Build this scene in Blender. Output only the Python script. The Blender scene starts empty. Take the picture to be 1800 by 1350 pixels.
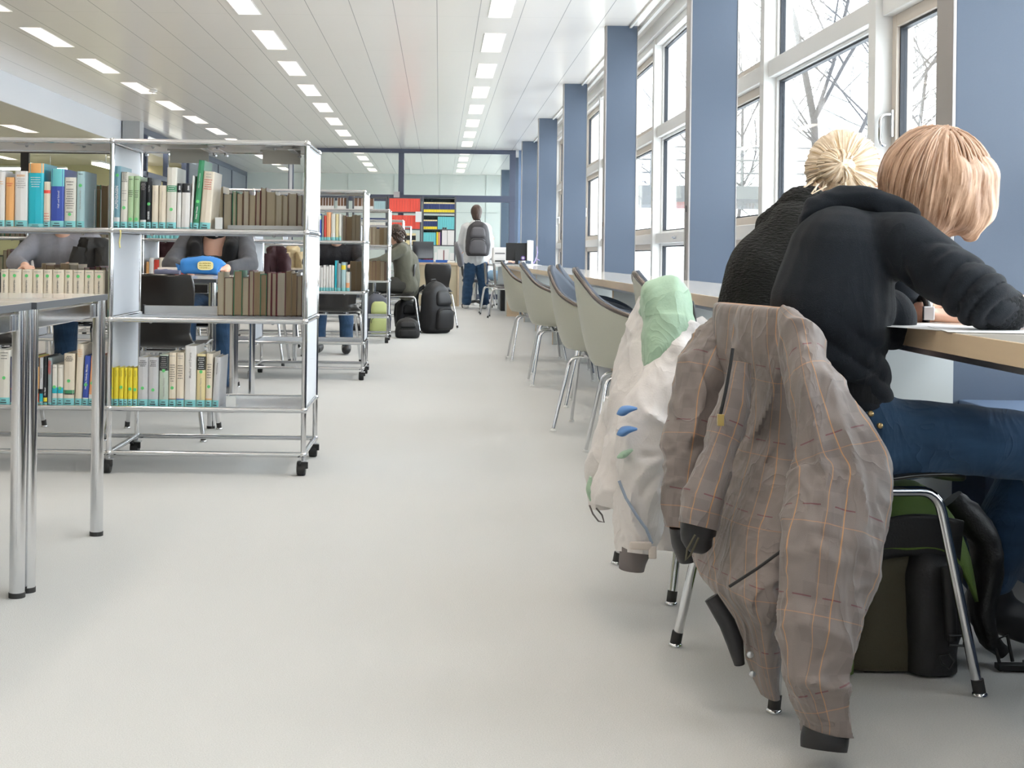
import bpy, bmesh, math, random
from mathutils import Vector, Matrix, noise
PI = math.pi
S = bpy.context.scene
# ---------------------------------------------------------------- camera, world, lights, exposure
CAMH, FPX, VX, VY, ROLL = 0.873, 2400.0, 772.0, 448.0, 0.0125
cam_d = bpy.data.cameras.new('camera'); cam = bpy.data.objects.new('camera', cam_d)
S.collection.objects.link(cam); S.camera = cam
cam.location = (0, 0, CAMH)
cam.rotation_euler = (Matrix.Rotation(PI/2, 3, 'X') @ Matrix.Rotation(ROLL, 3, 'Z')).to_euler()
cam_d.sensor_width = 36; cam_d.lens = 36*FPX/1800
cam_d.shift_x = (900-VX)/1800; cam_d.shift_y = -(675-VY)/1800
cam_d.clip_start = .05; cam_d.clip_end = 500
S.view_settings.view_transform = 'Standard'; S.view_settings.look = 'None'
S.view_settings.gamma = 1; S.view_settings.use_curve_mapping = False
S.view_settings.exposure = 0.55
S.cycles.max_bounces = 8; S.cycles.diffuse_bounces = 5; S.cycles.glossy_bounces = 4
S.cycles.transmission_bounces = 6; S.cycles.transparent_max_bounces = 16
S.cycles.caustics_reflective = False; S.cycles.caustics_refractive = False
S.cycles.sample_clamp_indirect = 4; S.cycles.use_denoising = True
S.cycles.use_adaptive_sampling = True
W = bpy.data.worlds.new('world'); S.world = W; W.use_nodes = True
bg = W.node_tree.nodes['Background']; bg.inputs[0].default_value = (.90, .95, 1, 1); bg.inputs[1].default_value = 6.5
def area(name, loc, rot, sx, sy, power, col=(1,1,1), portal=False):
    l = bpy.data.lights.new(name, 'AREA'); l.shape = 'RECTANGLE'; l.size = sx; l.size_y = sy; l.energy = power; l.color = col
    if portal: l.cycles.is_portal = True
    o = bpy.data.objects.new(name, l); o.location = loc; o.rotation_euler = rot; S.collection.objects.link(o); return o
WX = 1.97                                   # window plane
CEIL = 2.97
for k in range(3):                          # the daylight comes through the window wall
    area('window_portal', (2.12, -2.2+14*k+3, 1.75), (0, PI/2, 0), 2.5, 14, 1, portal=True)
# ---------------------------------------------------------------- helpers
def P(px, py, Y):
    u = px-VX; v = py-VY; a = u+ROLL*v; b = v-ROLL*u
    return Vector((a*Y/FPX, Y, CAMH-b*Y/FPX))
MATS = {}
def nodes(name):
    m = bpy.data.materials.new(name); m.use_nodes = True
    return m, m.node_tree.nodes, m.node_tree.links, m.node_tree.nodes['Principled BSDF']
def mat(name, col, rough=.5, metal=0, spec=.5, var=0, scale=20, bump=0, bscale=60, stretch=(1,1,1), sheen=0, coat=0, emit=None, es=0, wrinkle=0, ws=9):
    if name in MATS: return MATS[name]
    m, N, L, b = nodes(name)
    b.inputs['Base Color'].default_value = (*col, 1); b.inputs['Roughness'].default_value = rough
    b.inputs['Metallic'].default_value = metal; b.inputs['Specular IOR Level'].default_value = spec
    b.inputs['Sheen Weight'].default_value = sheen; b.inputs['Coat Weight'].default_value = coat
    if emit: b.inputs['Emission Color'].default_value = (*emit, 1); b.inputs['Emission Strength'].default_value = es
    if var or bump or wrinkle:
        tc = N.new('ShaderNodeTexCoord'); mp = N.new('ShaderNodeMapping'); mp.inputs['Scale'].default_value = stretch
        L.new(tc.outputs['Object'], mp.inputs[0])
        if var:
            n = N.new('ShaderNodeTexNoise'); n.inputs['Scale'].default_value = scale; n.inputs['Detail'].default_value = 4
            L.new(mp.outputs[0], n.inputs[0])
            mx = N.new('ShaderNodeMix'); mx.data_type = 'RGBA'
            mx.inputs[6].default_value = (*[c*(1-var) for c in col], 1); mx.inputs[7].default_value = (*[min(1, c*(1+var)) for c in col], 1)
            L.new(n.outputs[0], mx.inputs[0]); L.new(mx.outputs[2], b.inputs['Base Color'])
        if bump:
            n2 = N.new('ShaderNodeTexNoise'); n2.inputs['Scale'].default_value = bscale; n2.inputs['Detail'].default_value = 3
            L.new(mp.outputs[0], n2.inputs[0])
            bp = N.new('ShaderNodeBump'); bp.inputs['Strength'].default_value = bump; bp.inputs['Distance'].default_value = .01
            L.new(n2.outputs[0], bp.inputs['Height']); L.new(bp.outputs[0], b.inputs['Normal'])
    if wrinkle: wrinkles(m, wrinkle, ws)
    MATS[name] = m; return m
def wrinkles(m, amt, ws):
    """creased cloth: warped ridged noise as bump, on top of any weave bump"""
    N = m.node_tree.nodes; L = m.node_tree.links; b = N['Principled BSDF']
    tc = N.new('ShaderNodeTexCoord'); mp = N.new('ShaderNodeMapping'); mp.inputs['Scale'].default_value = (1,1,.45); L.new(tc.outputs['Object'], mp.inputs[0])
    n = N.new('ShaderNodeTexNoise'); n.inputs['Scale'].default_value = ws; n.inputs['Detail'].default_value = 3; n.inputs['Distortion'].default_value = 1.2; n.inputs['Roughness'].default_value = .5
    L.new(mp.outputs[0], n.inputs[0])
    s = N.new('ShaderNodeMath'); s.operation = 'SUBTRACT'; s.inputs[1].default_value = .5; L.new(n.outputs[0], s.inputs[0])
    a = N.new('ShaderNodeMath'); a.operation = 'ABSOLUTE'; L.new(s.outputs[0], a.inputs[0])
    p = N.new('ShaderNodeMath'); p.operation = 'POWER'; p.inputs[1].default_value = .6; L.new(a.outputs[0], p.inputs[0])
    bp = N.new('ShaderNodeBump'); bp.inputs['Strength'].default_value = 1; bp.inputs['Distance'].default_value = amt; bp.invert = True; L.new(p.outputs[0], bp.inputs['Height'])
    if b.inputs['Normal'].links:
        src = b.inputs['Normal'].links[0].from_socket; L.new(src, bp.inputs['Normal'])
    L.new(bp.outputs[0], b.inputs['Normal'])
def glassmat(name, tint, gl=.08):
    m = bpy.data.materials.new(name); m.use_nodes = True; N = m.node_tree.nodes; L = m.node_tree.links
    N.remove(N['Principled BSDF']); out = N['Material Output']
    t = N.new('ShaderNodeBsdfTransparent'); t.inputs[0].default_value = (*tint, 1)
    g = N.new('ShaderNodeBsdfGlossy'); g.inputs['Roughness'].default_value = .02
    lw = N.new('ShaderNodeLayerWeight'); lw.inputs[0].default_value = .35
    mr = N.new('ShaderNodeMapRange'); mr.inputs['To Min'].default_value = gl*.5; mr.inputs['To Max'].default_value = gl*6
    mx = N.new('ShaderNodeMixShader'); L.new(lw.outputs['Facing'], mr.inputs[0]); L.new(mr.outputs[0], mx.inputs[0])
    L.new(t.outputs[0], mx.inputs[1]); L.new(g.outputs[0], mx.inputs[2]); L.new(mx.outputs[0], out.inputs[0])
    return m
class B:
    """collects shapes; build() links them as ONE mesh object"""
    def __init__(s): s.bm = bmesh.new(); s.uv = s.bm.loops.layers.uv.new('uv')
    def mi(s, f0, i):
        if i:
            s.bm.faces.ensure_lookup_table()
            for f in s.bm.faces[f0:]: f.material_index = i
    def box(s, x0, x1, y0, y1, z0, z1, mi=0, M=None):
        f0 = len(s.bm.faces)
        v = [s.bm.verts.new((x, y, z)) for x in (x0, x1) for y in (y0, y1) for z in (z0, z1)]
        for q in ((0,1,3,2), (4,6,7,5), (0,4,5,1), (2,3,7,6), (0,2,6,4), (1,5,7,3)): s.bm.faces.new([v[i] for i in q])
        if M is not None:
            for a in v: a.co = M @ a.co
        s.mi(f0, mi); return s
    def ring(s, c, a, b, n, e=2.0):
        out = []
        for i in range(n):
            t = 2*PI*i/n; ct, st = math.cos(t), math.sin(t)
            r = 1 if e == 2 else (abs(ct)**e+abs(st)**e)**(-1/e)
            out.append(s.bm.verts.new(c+a*(ct*r)+b*(st*r)))
        return out
    def bridge(s, r0, r1, v0=0, v1=1, per=1, us=None):
        n = len(r0); us = us or [i/n for i in range(n+1)]
        for i in range(n):
            f = s.bm.faces.new((r0[i], r0[(i+1) % n], r1[(i+1) % n], r1[i])); f.smooth = True
            for l, uv in zip(f.loops, ((us[i]*per, v0), (us[i+1]*per, v0), (us[i+1]*per, v1), (us[i]*per, v1))): l[s.uv].uv = uv
    def cap(s, r, flip=False):
        c = s.bm.verts.new(sum((v.co for v in r), Vector())/len(r))
        for i in range(len(r)):
            t = (r[i], r[(i+1) % len(r)], c); s.bm.faces.new(t if not flip else t[::-1]).smooth = True
    def tube(s, pts, r, n=10, mi=0, closed=False):
        """round tube along a polyline"""
        f0 = len(s.bm.faces)
        pts = [Vector(p) for p in pts]; rs = r if isinstance(r, (list, tuple)) else [r]*len(pts)
        rings = []; up = None
        for i, p in enumerate(pts):
            if closed: t = pts[(i+1) % len(pts)]-pts[i-1]
            else: t = pts[min(i+1, len(pts)-1)]-pts[max(i-1, 0)]
            t.normalize()
            if up is None: up = Vector((0,0,1)) if abs(t.z) < .9 else Vector((0,1,0))
            a = t.cross(up).normalized(); b = a.cross(t).normalized(); up = b
            rings.append(s.ring(p, a*rs[i], b*rs[i], n))
        for q in range(len(rings)-1): s.bridge(rings[q], rings[q+1])
        if closed: s.bridge(rings[-1], rings[0])
        else: s.cap(rings[0], True); s.cap(rings[-1])
        s.mi(f0, mi); return s
    def cyl(s, p0, p1, r, n=16, mi=0, r1=None):
        return s.tube([p0, p1], [r, r if r1 is None else r1], n, mi)
    def lathe(s, prof, c=(0,0,0), axis='z', n=20, mi=0):
        f0 = len(s.bm.faces); c = Vector(c)
        ax = {'z': (Vector((1,0,0)), Vector((0,1,0)), Vector((0,0,1))), 'y': (Vector((0,0,1)), Vector((1,0,0)), Vector((0,1,0))), 'x': (Vector((0,1,0)), Vector((0,0,1)), Vector((1,0,0)))}[axis]
        rings = [s.ring(c+ax[2]*h, ax[0]*max(r, 1e-4), ax[1]*max(r, 1e-4), n) for r, h in prof]
        for q in range(len(rings)-1): s.bridge(rings[q], rings[q+1])
        s.cap(rings[0], True); s.cap(rings[-1]); s.mi(f0, mi); return s
    def ball(s, c, r, n=12, sc=(1,1,1), mi=0):
        k = 8
        f0 = len(s.bm.faces); c = Vector(c)
        rings = []
        for i in range(1, k):
            t = PI*i/k
            rings.append(s.ring(c+Vector((0,0,-math.cos(t)*r*sc[2])), Vector((math.sin(t)*r*sc[0],0,0)), Vector((0,math.sin(t)*r*sc[1],0)), n))
        for q in range(len(rings)-1): s.bridge(rings[q], rings[q+1])
        s.cap(rings[0], True); s.cap(rings[-1]); s.mi(f0, mi); return s
    def prism(s, poly, p0, ax, thick, mi=0):
        """poly of 3-D points, extruded by vector ax*thick"""
        f0 = len(s.bm.faces); d = Vector(ax)*thick; o = Vector(p0)
        a = [s.bm.verts.new(o+Vector(p)) for p in poly]; b = [s.bm.verts.new(o+Vector(p)+d) for p in poly]
        s.bm.faces.new(a[::-1]); s.bm.faces.new(b)
        for i in range(len(a)): s.bm.faces.new((a[i], a[(i+1) % len(a)], b[(i+1) % len(a)], b[i]))
        s.mi(f0, mi); return s
    def grid(s, f, nu, nv, mi=0, smooth=True, closed_u=False):
        """sheet of vertices f(u,v)->Vector, u,v in 0..1"""
        f0 = len(s.bm.faces)
        V = [[s.bm.verts.new(f(i/nu, j/nv)) for j in range(nv+1)] for i in range(nu+(0 if closed_u else 1))]
        for i in range(nu):
            for j in range(nv):
                i2 = (i+1) % len(V)
                q = s.bm.faces.new((V[i][j], V[i2][j], V[i2][j+1], V[i][j+1])); q.smooth = smooth
                for l, uv in zip(q.loops, ((i/nu, j/nv), ((i+1)/nu, j/nv), ((i+1)/nu, (j+1)/nv), (i/nu, (j+1)/nv))): l[s.uv].uv = uv
        s.mi(f0, mi); return s
    def mesh(s, name):
        bmesh.ops.recalc_face_normals(s.bm, faces=s.bm.faces)
        for e in s.bm.edges:
            if len(e.link_faces) == 2 and e.calc_face_angle(0) > .9: e.smooth = False
        me = bpy.data.meshes.new(name); s.bm.to_mesh(me); s.bm.free(); return me
    def build(s, name, mats, parent=None, bevel=0, origin=None, solid=0, sub=0, seg=2):
        if origin is None and parent is None:
            xs = [v.co for v in s.bm.verts]
            origin = (sum(v.x for v in xs)/len(xs), sum(v.y for v in xs)/len(xs), min(v.z for v in xs))
        off = Vector(origin) if origin is not None else Vector()
        if parent is not None and parent.get('_org'): off = Vector(parent['_org'])
        for v in s.bm.verts: v.co -= off
        me = s.mesh(name)
        for x in (mats if isinstance(mats, (list, tuple)) else [mats]): me.materials.append(x)
        o = bpy.data.objects.new(name, me); S.collection.objects.link(o)
        if parent is None: o.location = off; o['_org'] = tuple(off)
        else: o.parent = parent; o['_org'] = tuple(off)
        if solid: q = o.modifiers.new('solid', 'SOLIDIFY'); q.thickness = solid; q.offset = 0
        if sub: q = o.modifiers.new('sub', 'SUBSURF'); q.levels = sub; q.render_levels = sub
        if bevel: q = o.modifiers.new('bevel', 'BEVEL'); q.width = bevel; q.segments = seg; q.limit_method = 'ANGLE'
        return o
def thing(name, loc, label, cat, group=None, rz=0, world=False):
    """Empty at a thing's base.  world=True: parts are given in world coordinates"""
    o = bpy.data.objects.new(name, None); S.collection.objects.link(o); o.location = loc; o.rotation_euler = (0,0,rz)
    o.empty_display_size = .1
    if world: o['_org'] = tuple(loc)
    return tag(o, label, cat, group)
def tag(o, label=None, cat=None, group=None, kind=None):
    if label: o['label'] = label
    if cat: o['category'] = cat
    if group: o['group'] = group
    if kind: o['kind'] = kind
    return o
def struct(o): o['kind'] = 'structure'; return o
def copy_tree(o, parent=None):
    c = o.copy(); S.collection.objects.link(c); c.parent = parent
    for ch in KIDS(o): copy_tree(ch, c)
    return c
def KIDS(o): return [x for x in S.collection.objects if x.parent == o]
def strip(): 
    for o in S.collection.objects:
        if '_org' in o: del o['_org']
def text_mesh(txt, size, name, material, parent, loc, rot, bold=0):
    """lettering: raised letters as one mesh"""
    c = bpy.data.curves.new('t', 'FONT'); c.body = txt; c.size = size; c.extrude = .0003; c.offset = bold
    c.align_x = 'CENTER'; c.align_y = 'CENTER'; c.resolution_u = 3
    t = bpy.data.objects.new('t', c); S.collection.objects.link(t)
    me = bpy.data.meshes.new_from_object(t.evaluated_get(bpy.context.evaluated_depsgraph_get()))
    S.collection.objects.unlink(t); bpy.data.objects.remove(t)
    me.materials.clear(); me.materials.append(material)
    o = bpy.data.objects.new(name, me); S.collection.objects.link(o); o.parent = parent; o.location = loc; o.rotation_euler = rot
    return o
def spline(pts, n):
    """Catmull-Rom resample of tuples of floats to n+1 rows"""
    out = []; m = len(pts)-1
    for k in range(n+1):
        t = k/n*m; i = min(int(t), m-1); f = t-i
        p0, p1, p2, p3 = pts[max(i-1, 0)], pts[i], pts[i+1], pts[min(i+2, m)]
        out.append(tuple(.5*((2*b)+(c-a)*f+(2*a-5*b+4*c-d)*f*f+(3*b-a-3*c+d)*f**3) for a, b, c, d in zip(p0, p1, p2, p3)))
    return out
def sweep(bd, pts, n=28, rows=40, e=2.2, fold=None, caps=(True, True), horizontal=False, axes=None):
    """pts rows: (x,y,z, half width in the x-z plane, half depth along y).  fold(P, s, t)->offset"""
    R = spline([tuple(p) for p in pts], rows); rings = []
    L = 0; Ls = [0]
    for i in range(1, len(R)): L += (Vector(R[i][:3])-Vector(R[i-1][:3])).length; Ls.append(L)
    mw = max(r[3] for r in R)
    for i, r in enumerate(R):
        c = Vector(r[:3]); t = Vector(R[min(i+1, rows)][:3])-Vector(R[max(i-1, 0)][:3])
        if axes: a, b = axes
        elif horizontal: a = Vector((1,0,0)); b = Vector((0,1,0))
        else:
            a = t.cross(Vector((0,1,0)));  a = a.normalized() if a.length > 1e-6 else Vector((1,0,0))
            b = t.cross(a).normalized()
            if b.y < 0: b = -b
        ring = bd.ring(c, a*max(r[3], .002), b*max(r[4], .002), n, e)
        if fold:
            for k, v in enumerate(ring):
                d = (v.co-c); 
                if d.length > 1e-6: v.co += d.normalized()*fold(v.co.copy(), i/rows, k/n)
        rings.append(ring)
    ac = [0.0]
    for k in range(n): ac.append(ac[-1]+sum((rings[q][(k+1) % n].co-rings[q][k].co).length for q in (rows//3, rows//2, 2*rows//3))/3)
    for q in range(rows): bd.bridge(rings[q], rings[q+1], Ls[q], Ls[q+1], 1, ac)
    if caps[0]: bd.cap(rings[0], True)
    if caps[1]: bd.cap(rings[-1])
    return rings
def N3(v, sx, sy=None, sz=None, o=0):
    sy = sx if sy is None else sy; sz = sx if sz is None else sz
    return noise.noise(Vector((v.x*sx+o, v.y*sy+o*1.7, v.z*sz+o*.3)))
def capsule(bm, p1, r1, p2, r2, n=16):
    p1 = Vector(p1); p2 = Vector(p2); t = (p2-p1); L = t.length
    t = t.normalized() if L > 1e-6 else Vector((0,0,1))
    up = Vector((0,0,1)) if abs(t.z) < .9 else Vector((1,0,0))
    a = t.cross(up).normalized(); b = t.cross(a)
    rows = []
    for k in range(1, 6): th = PI/2*k/5; rows.append((p1-t*(r1*math.cos(th)), r1*math.sin(th)))
    for k in range(0, 5): th = PI/2*k/5; rows.append((p2+t*(r2*math.sin(th)), r2*math.cos(th)))
    R = [[bm.verts.new(c+a*(math.cos(2*PI*i/n)*r)+b*(math.sin(2*PI*i/n)*r)) for i in range(n)] for c, r in rows]
    for q in range(len(R)-1):
        for i in range(n): bm.faces.new((R[q][i], R[q][(i+1) % n], R[q+1][(i+1) % n], R[q+1][i]))
    c0 = bm.verts.new(p1-t*r1); c1 = bm.verts.new(p2+t*r2)
    for i in range(n): bm.faces.new((R[0][(i+1) % n], R[0][i], c0)); bm.faces.new((R[-1][i], R[-1][(i+1) % n], c1))
def ellipsoid(bm, c, r, rot=None, n=20):
    M = Matrix.Translation(Vector(c)) @ (rot.to_4x4() if rot else Matrix()) @ Matrix.Diagonal((*r, 1))
    bmesh.ops.create_uvsphere(bm, u_segments=n, v_segments=n//2+2, radius=1, matrix=M)
def blob(items, voxel=.01, smooth=6, fold=None, name='blob'):
    """union of capsules and ellipsoids skinned over as ONE continuous surface -> bmesh wrapper B"""
    bm = bmesh.new()
    for it in items:
        if it[0] == 'c': capsule(bm, *it[1:])
        elif it[0] == 'e': ellipsoid(bm, *it[1:])
        elif it[0] == 'ch':
            for q, w in zip(it[1][:-1], it[1][1:]): capsule(bm, q[0], q[1], w[0], w[1])
    bmesh.ops.recalc_face_normals(bm, faces=bm.faces)
    me = bpy.data.meshes.new('tmp'); bm.to_mesh(me); bm.free()
    o = bpy.data.objects.new('tmp', me); S.collection.objects.link(o)
    m = o.modifiers.new('r', 'REMESH'); m.mode = 'VOXEL'; m.voxel_size = voxel; m.use_smooth_shade = True
    m = o.modifiers.new('s', 'SMOOTH'); m.factor = .6; m.iterations = smooth
    me2 = bpy.data.meshes.new_from_object(o.evaluated_get(bpy.context.evaluated_depsgraph_get()))
    S.collection.objects.unlink(o); bpy.data.objects.remove(o)
    b = B(); b.bm.free(); b.bm = bmesh.new(); b.bm.from_mesh(me2); b.uv = b.bm.loops.layers.uv.new('uv')
    for f in b.bm.faces: f.smooth = True
    if fold:
        b.bm.normal_update()
        ds = [(v, v.normal*fold(v.co, v.normal)) for v in b.bm.verts]
        for v, d in ds: v.co += d
    return b
def crease(co, a, b, w, d):
    """a raised ridge between two points: gaussian falloff"""
    ab = b-a; t = max(0, min(1, (co-a).dot(ab)/max(ab.length_squared, 1e-9))); q = (co-(a+ab*t)).length
    return d*math.exp(-(q/w)**2)*math.sin(PI*min(max(t, .02), .98))**.5
# ---------------------------------------------------------------- materials
CHROME = mat('chrome', (.72,.73,.75), .09, 1)
STEEL = mat('brushed_steel', (.55,.56,.58), .3, 1)
ALU = mat('matt_aluminium', (.62,.62,.62), .38, .8)
WHITEP = mat('white_powder_coat', (.74,.77,.82), .38)
SHELFG = mat('light_grey_sheet_metal', (.72,.70,.67), .3, .1)
BLACK = mat('black_plastic', (.012,.012,.013), .45)
RUBBER = mat('black_rubber', (.02,.02,.02), .6)
FIN = mat('blue_column_panel', (.085,.113,.162), .42, var=.04, scale=300)
FINEDGE = mat('grey_metal_edge', (.36,.34,.33), .35, .6)
DKFRAME = mat('dark_blue_grey_frame', (.085,.10,.15), .4)
FRAMEW = mat('white_window_frame', (.80,.79,.77), .35)
FRAMEB = mat('beige_window_sash', (.62,.55,.48), .4)
SEAL = mat('black_window_seal', (.02,.025,.035), .5)
MAPLE = mat('pale_maple_wood', (.74,.58,.40), .35, var=.07, scale=6, stretch=(8,1,8), coat=.2)
TTOP = mat('cream_laminate', (.80,.74,.66), .16, coat=.3)
EDGEG = mat('dark_grey_table_edge', (.07,.075,.085), .35)
PLYBLK = mat('black_stained_plywood', (.018,.016,.015), .28, coat=.3)
SHELL = mat('greige_fibreglass_shell', (.46,.46,.385), .38, var=.03, scale=200)
UPH = mat('dark_blue_upholstery', (.048,.062,.088), .65, bump=.2, bscale=400)
RIM = mat('shiny_dark_rim', (.13,.11,.10), .22, .6)
PAGES = mat('book_pages', (.66,.60,.48), .85, var=.16, scale=14, stretch=(60,1,.6))
PAGESD = mat('brown_old_pages', (.42,.31,.19), .85, var=.2, scale=14, stretch=(60,1,.6))
PAGESM = mat('tan_old_pages', (.60,.52,.38), .85, var=.14, scale=14, stretch=(60,1,.6))
TURQ = mat('turquoise_sticker', (.24,.62,.64), .45)
GDOT = mat('green_sticker', (.14,.62,.20), .5)
INK = mat('dark_print', (.04,.04,.05), .5)
INKW = mat('white_print', (.8,.8,.8), .5)
INKR = mat('red_print', (.6,.06,.05), .5)
SKIN = mat('skin', (.72,.44,.33), .5, var=.06, scale=8)
GLASS = glassmat('clear_glass', (.97,.985,.98)); PGLASS = glassmat('partition_glass', (.95,.98,.97), .05)
# ================================================================= SETTING
Y0, Y1 = -5.0, 36.0
# carpet
m, N, L, b = nodes('grey_green_carpet')
tc = N.new('ShaderNodeTexCoord'); n1 = N.new('ShaderNodeTexNoise'); n1.inputs['Scale'].default_value = 350; n1.inputs['Detail'].default_value = 3
n2 = N.new('ShaderNodeTexNoise'); n2.inputs['Scale'].default_value = .8; n2.inputs['Detail'].default_value = 4
L.new(tc.outputs['Object'], n1.inputs[0]); L.new(tc.outputs['Object'], n2.inputs[0])
r1 = N.new('ShaderNodeMix'); r1.data_type = 'RGBA'; r1.inputs[6].default_value = (.44,.44,.428,1); r1.inputs[7].default_value = (.68,.675,.655,1); L.new(n1.outputs[0], r1.inputs[0])
r2 = N.new('ShaderNodeMix'); r2.data_type = 'RGBA'; r2.blend_type = 'MULTIPLY'; r2.inputs[0].default_value = 1
r3 = N.new('ShaderNodeMapRange'); r3.inputs['To Min'].default_value = .93; r3.inputs['To Max'].default_value = 1.05; L.new(n2.outputs[0], r3.inputs[0])
L.new(r1.outputs[2], r2.inputs[6]); L.new(r3.outputs[0], r2.inputs[7]); L.new(r2.outputs[2], b.inputs['Base Color'])
b.inputs['Roughness'].default_value = .9; b.inputs['Sheen Weight'].default_value = .1
bp = N.new('ShaderNodeBump'); bp.inputs['Strength'].default_value = .35; bp.inputs['Distance'].default_value = .003; L.new(n1.outputs[0], bp.inputs['Height']); L.new(bp.outputs[0], b.inputs['Normal'])
CARPET = m
struct(B().box(-13, 2.12, Y0, Y1+.2, -.15, 0).build('floor', CARPET, origin=(0,0,0)))
# metal panel ceiling: long panels of .366 m, cross joints
m, N, L, b = nodes('metal_ceiling_panels')
tc = N.new('ShaderNodeTexCoord'); sp = N.new('ShaderNodeSeparateXYZ'); L.new(tc.outputs['Object'], sp.inputs[0])
def groove(out, off, period, w):
    a = N.new('ShaderNodeMath'); a.operation = 'ADD'; a.inputs[1].default_value = off; L.new(out, a.inputs[0])
    q = N.new('ShaderNodeMath'); q.operation = 'WRAP'; q.inputs[1].default_value = period/2; q.inputs[2].default_value = -period/2; L.new(a.outputs[0], q.inputs[0])
    c = N.new('ShaderNodeMath'); c.operation = 'ABSOLUTE'; L.new(q.outputs[0], c.inputs[0])
    d = N.new('ShaderNodeMath'); d.operation = 'LESS_THAN'; d.inputs[1].default_value = w; L.new(c.outputs[0], d.inputs[0]); return d.outputs[0]
g1 = groove(sp.outputs[0], .045, .366, .0032); g2 = groove(sp.outputs[1], .3, 2.05, .004)
mx = N.new('ShaderNodeMath'); mx.operation = 'MULTIPLY_ADD'; mx.inputs[1].default_value = .3; L.new(g2, mx.inputs[0]); L.new(g1, mx.inputs[2]); mx.use_clamp = True
c = N.new('ShaderNodeMix'); c.data_type = 'RGBA'; c.inputs[6].default_value = (.95,.90,.84,1); c.inputs[7].default_value = (.40,.39,.37,1)
L.new(mx.outputs[0], c.inputs[0]); L.new(c.outputs[2], b.inputs['Base Color'])
b.inputs['Roughness'].default_value = .27; b.inputs['Specular IOR Level'].default_value = .55; b.inputs['Coat Weight'].default_value = .5; b.inputs['Coat Roughness'].default_value = .22
CEILM = m
# ceiling slab with real openings for the luminaires
LROWS = [.504, -1.692, -3.888]; LY = [11.42+2.05*k for k in range(-7, 12)]
def slab(x0, x1, y0, y1, z, rows, name, mt):
    bd = B(); xs = [x0]; w = .105
    for r in sorted(rows):
        if x0 < r-w and r+w < x1:
            bd.box(xs[-1], r-w, y0, y1, z, z+.1); xs.append(r+w)
            yy = y0
            for c_ in LY:
                if y0 < c_-.6 and c_+.6 < y1: bd.box(r-w, r+w, yy, c_-.6, z, z+.1); yy = c_+.6
            bd.box(r-w, r+w, yy, y1, z, z+.1)
    bd.box(xs[-1], x1, y0, y1, z, z+.1)
    return struct(bd.build(name, mt, origin=(0,0,0)))
slab(-5.15, 2.12, Y0, Y1+.2, CEIL, LROWS, 'ceiling', CEILM)
slab(-13, -5.16, Y0, Y1+.2, 2.61, [-6.05, -8.25], 'ceiling', mat('side_ceiling', (.62,.59,.50), .4))
BULK = mat('pale_bulkhead', (.66,.68,.72), .5)
struct(B().box(-5.45, -5.15, Y0, 23.9, 2.612, CEIL+.1).build('trim_1', BULK))
# luminaires
LEM = mat('lit_diffuser', (.9,.9,.88), .5, emit=(1,.90,.80), es=11)
def luminaire_proto():
    r = thing('ceiling_light', (0,0,0), '-', 'ceiling light', 'recessed louvre lights in the ceiling')
    B().box(-.105,.105,-.6,.6,.075,.085).build('diffuser', LEM, r)
    f = B(); f.box(-.105,-.097,-.6,.6,-.004,.075); f.box(.097,.105,-.6,.6,-.004,.075); f.box(-.097,.097,-.6,-.592,-.004,.075); f.box(-.097,.097,.592,.6,-.004,.075)
    f.build('housing', mat('white_luminaire', (.85,.84,.82), .3), r)
    l = B()
    for k in range(30): y = -.575+k*.0395; l.box(-.097,.097,y-.0015,y+.0015,.0,.035)
    l.build('louvre', mat('white_louvre', (.85,.82,.80), .35), r)
    return r
pl = luminaire_proto(); first = True
for r_, z_ in ((.504, CEIL), (-1.692, CEIL), (-3.888, CEIL), (-6.05, 2.61), (-8.25, 2.61)):
    nn = {.504: 'window-side row', -1.692: 'middle row', -3.888: 'left row', -6.05: 'lower side ceiling', -8.25: 'far side-ceiling row'}[r_]
    for y_ in LY:
        if y_-.6 < Y0 or y_ > 34.6: continue
        v_ = (CEIL-CAMH)/y_*FPX if y_ > 0 else 9e9; u_ = r_/max(y_, .1)*FPX+VX
        if not (v_ < 500 and -80 < u_ < 1800) and y_ > 1.5 : 
            pass
        o = pl if first else copy_tree(pl); first = False
        o.location = (r_, y_, z_)
        where = 'beyond the partition' if y_ > 27 else ('far down hall' if y_ > 19 else ('halfway down hall' if y_ > 14.5 else 'near the camera'))
        o['label'] = 'lit louvre ceiling light, %s, %s' % (nn, where)
        o['group'] = 'ceiling lights, %s, %s' % (nn, where)
sm = thing('smoke_detector', (-3.75, 17.75, CEIL), 'small white smoke detector on the ceiling between the two left light rows', 'smoke detector')
B().lathe([(.055,0),(.06,-.012),(.045,-.03),(.02,-.034)], n=20).build('housing', FRAMEW, sm); B().lathe([(.012,-.034),(.012,-.05)], n=10).build('sensor', STEEL, sm)
# walls
WALLM = mat('pale_green_wall', (.72,.75,.72), .45); OLIVE = mat('olive_beige_wall', (.50,.47,.29), .7); WHT = mat('white_wall', (.8,.8,.78), .6)
fw = B().box(-5.2, 2.12, 35.6, 35.8, 0, CEIL)
struct(fw.build('wall_far', WALLM))
struct(B().box(-13.2, 2.12, Y0-.2, Y0, 0, CEIL).build('wall_back', WHT))
struct(B().box(-13.2, -13, Y0, Y1, 0, CEIL).build('wall_left', OLIVE))
struct(B().box(-13, -5.2, 35.6, 35.8, 0, CEIL).build('wall_side_room', OLIVE))
for x_ in (-3.6,-2.4,-1.2,0,1.2): struct(B().box(x_-.004, x_+.004, 35.585, 35.6, 0, CEIL).build('trim_2', mat('joint_grey', (.45,.5,.48), .6)))
struct(B().box(-5.2, 1.5, 35.585, 35.6, 1.98, 1.99).build('trim_2', MATS['joint_grey']))
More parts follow.
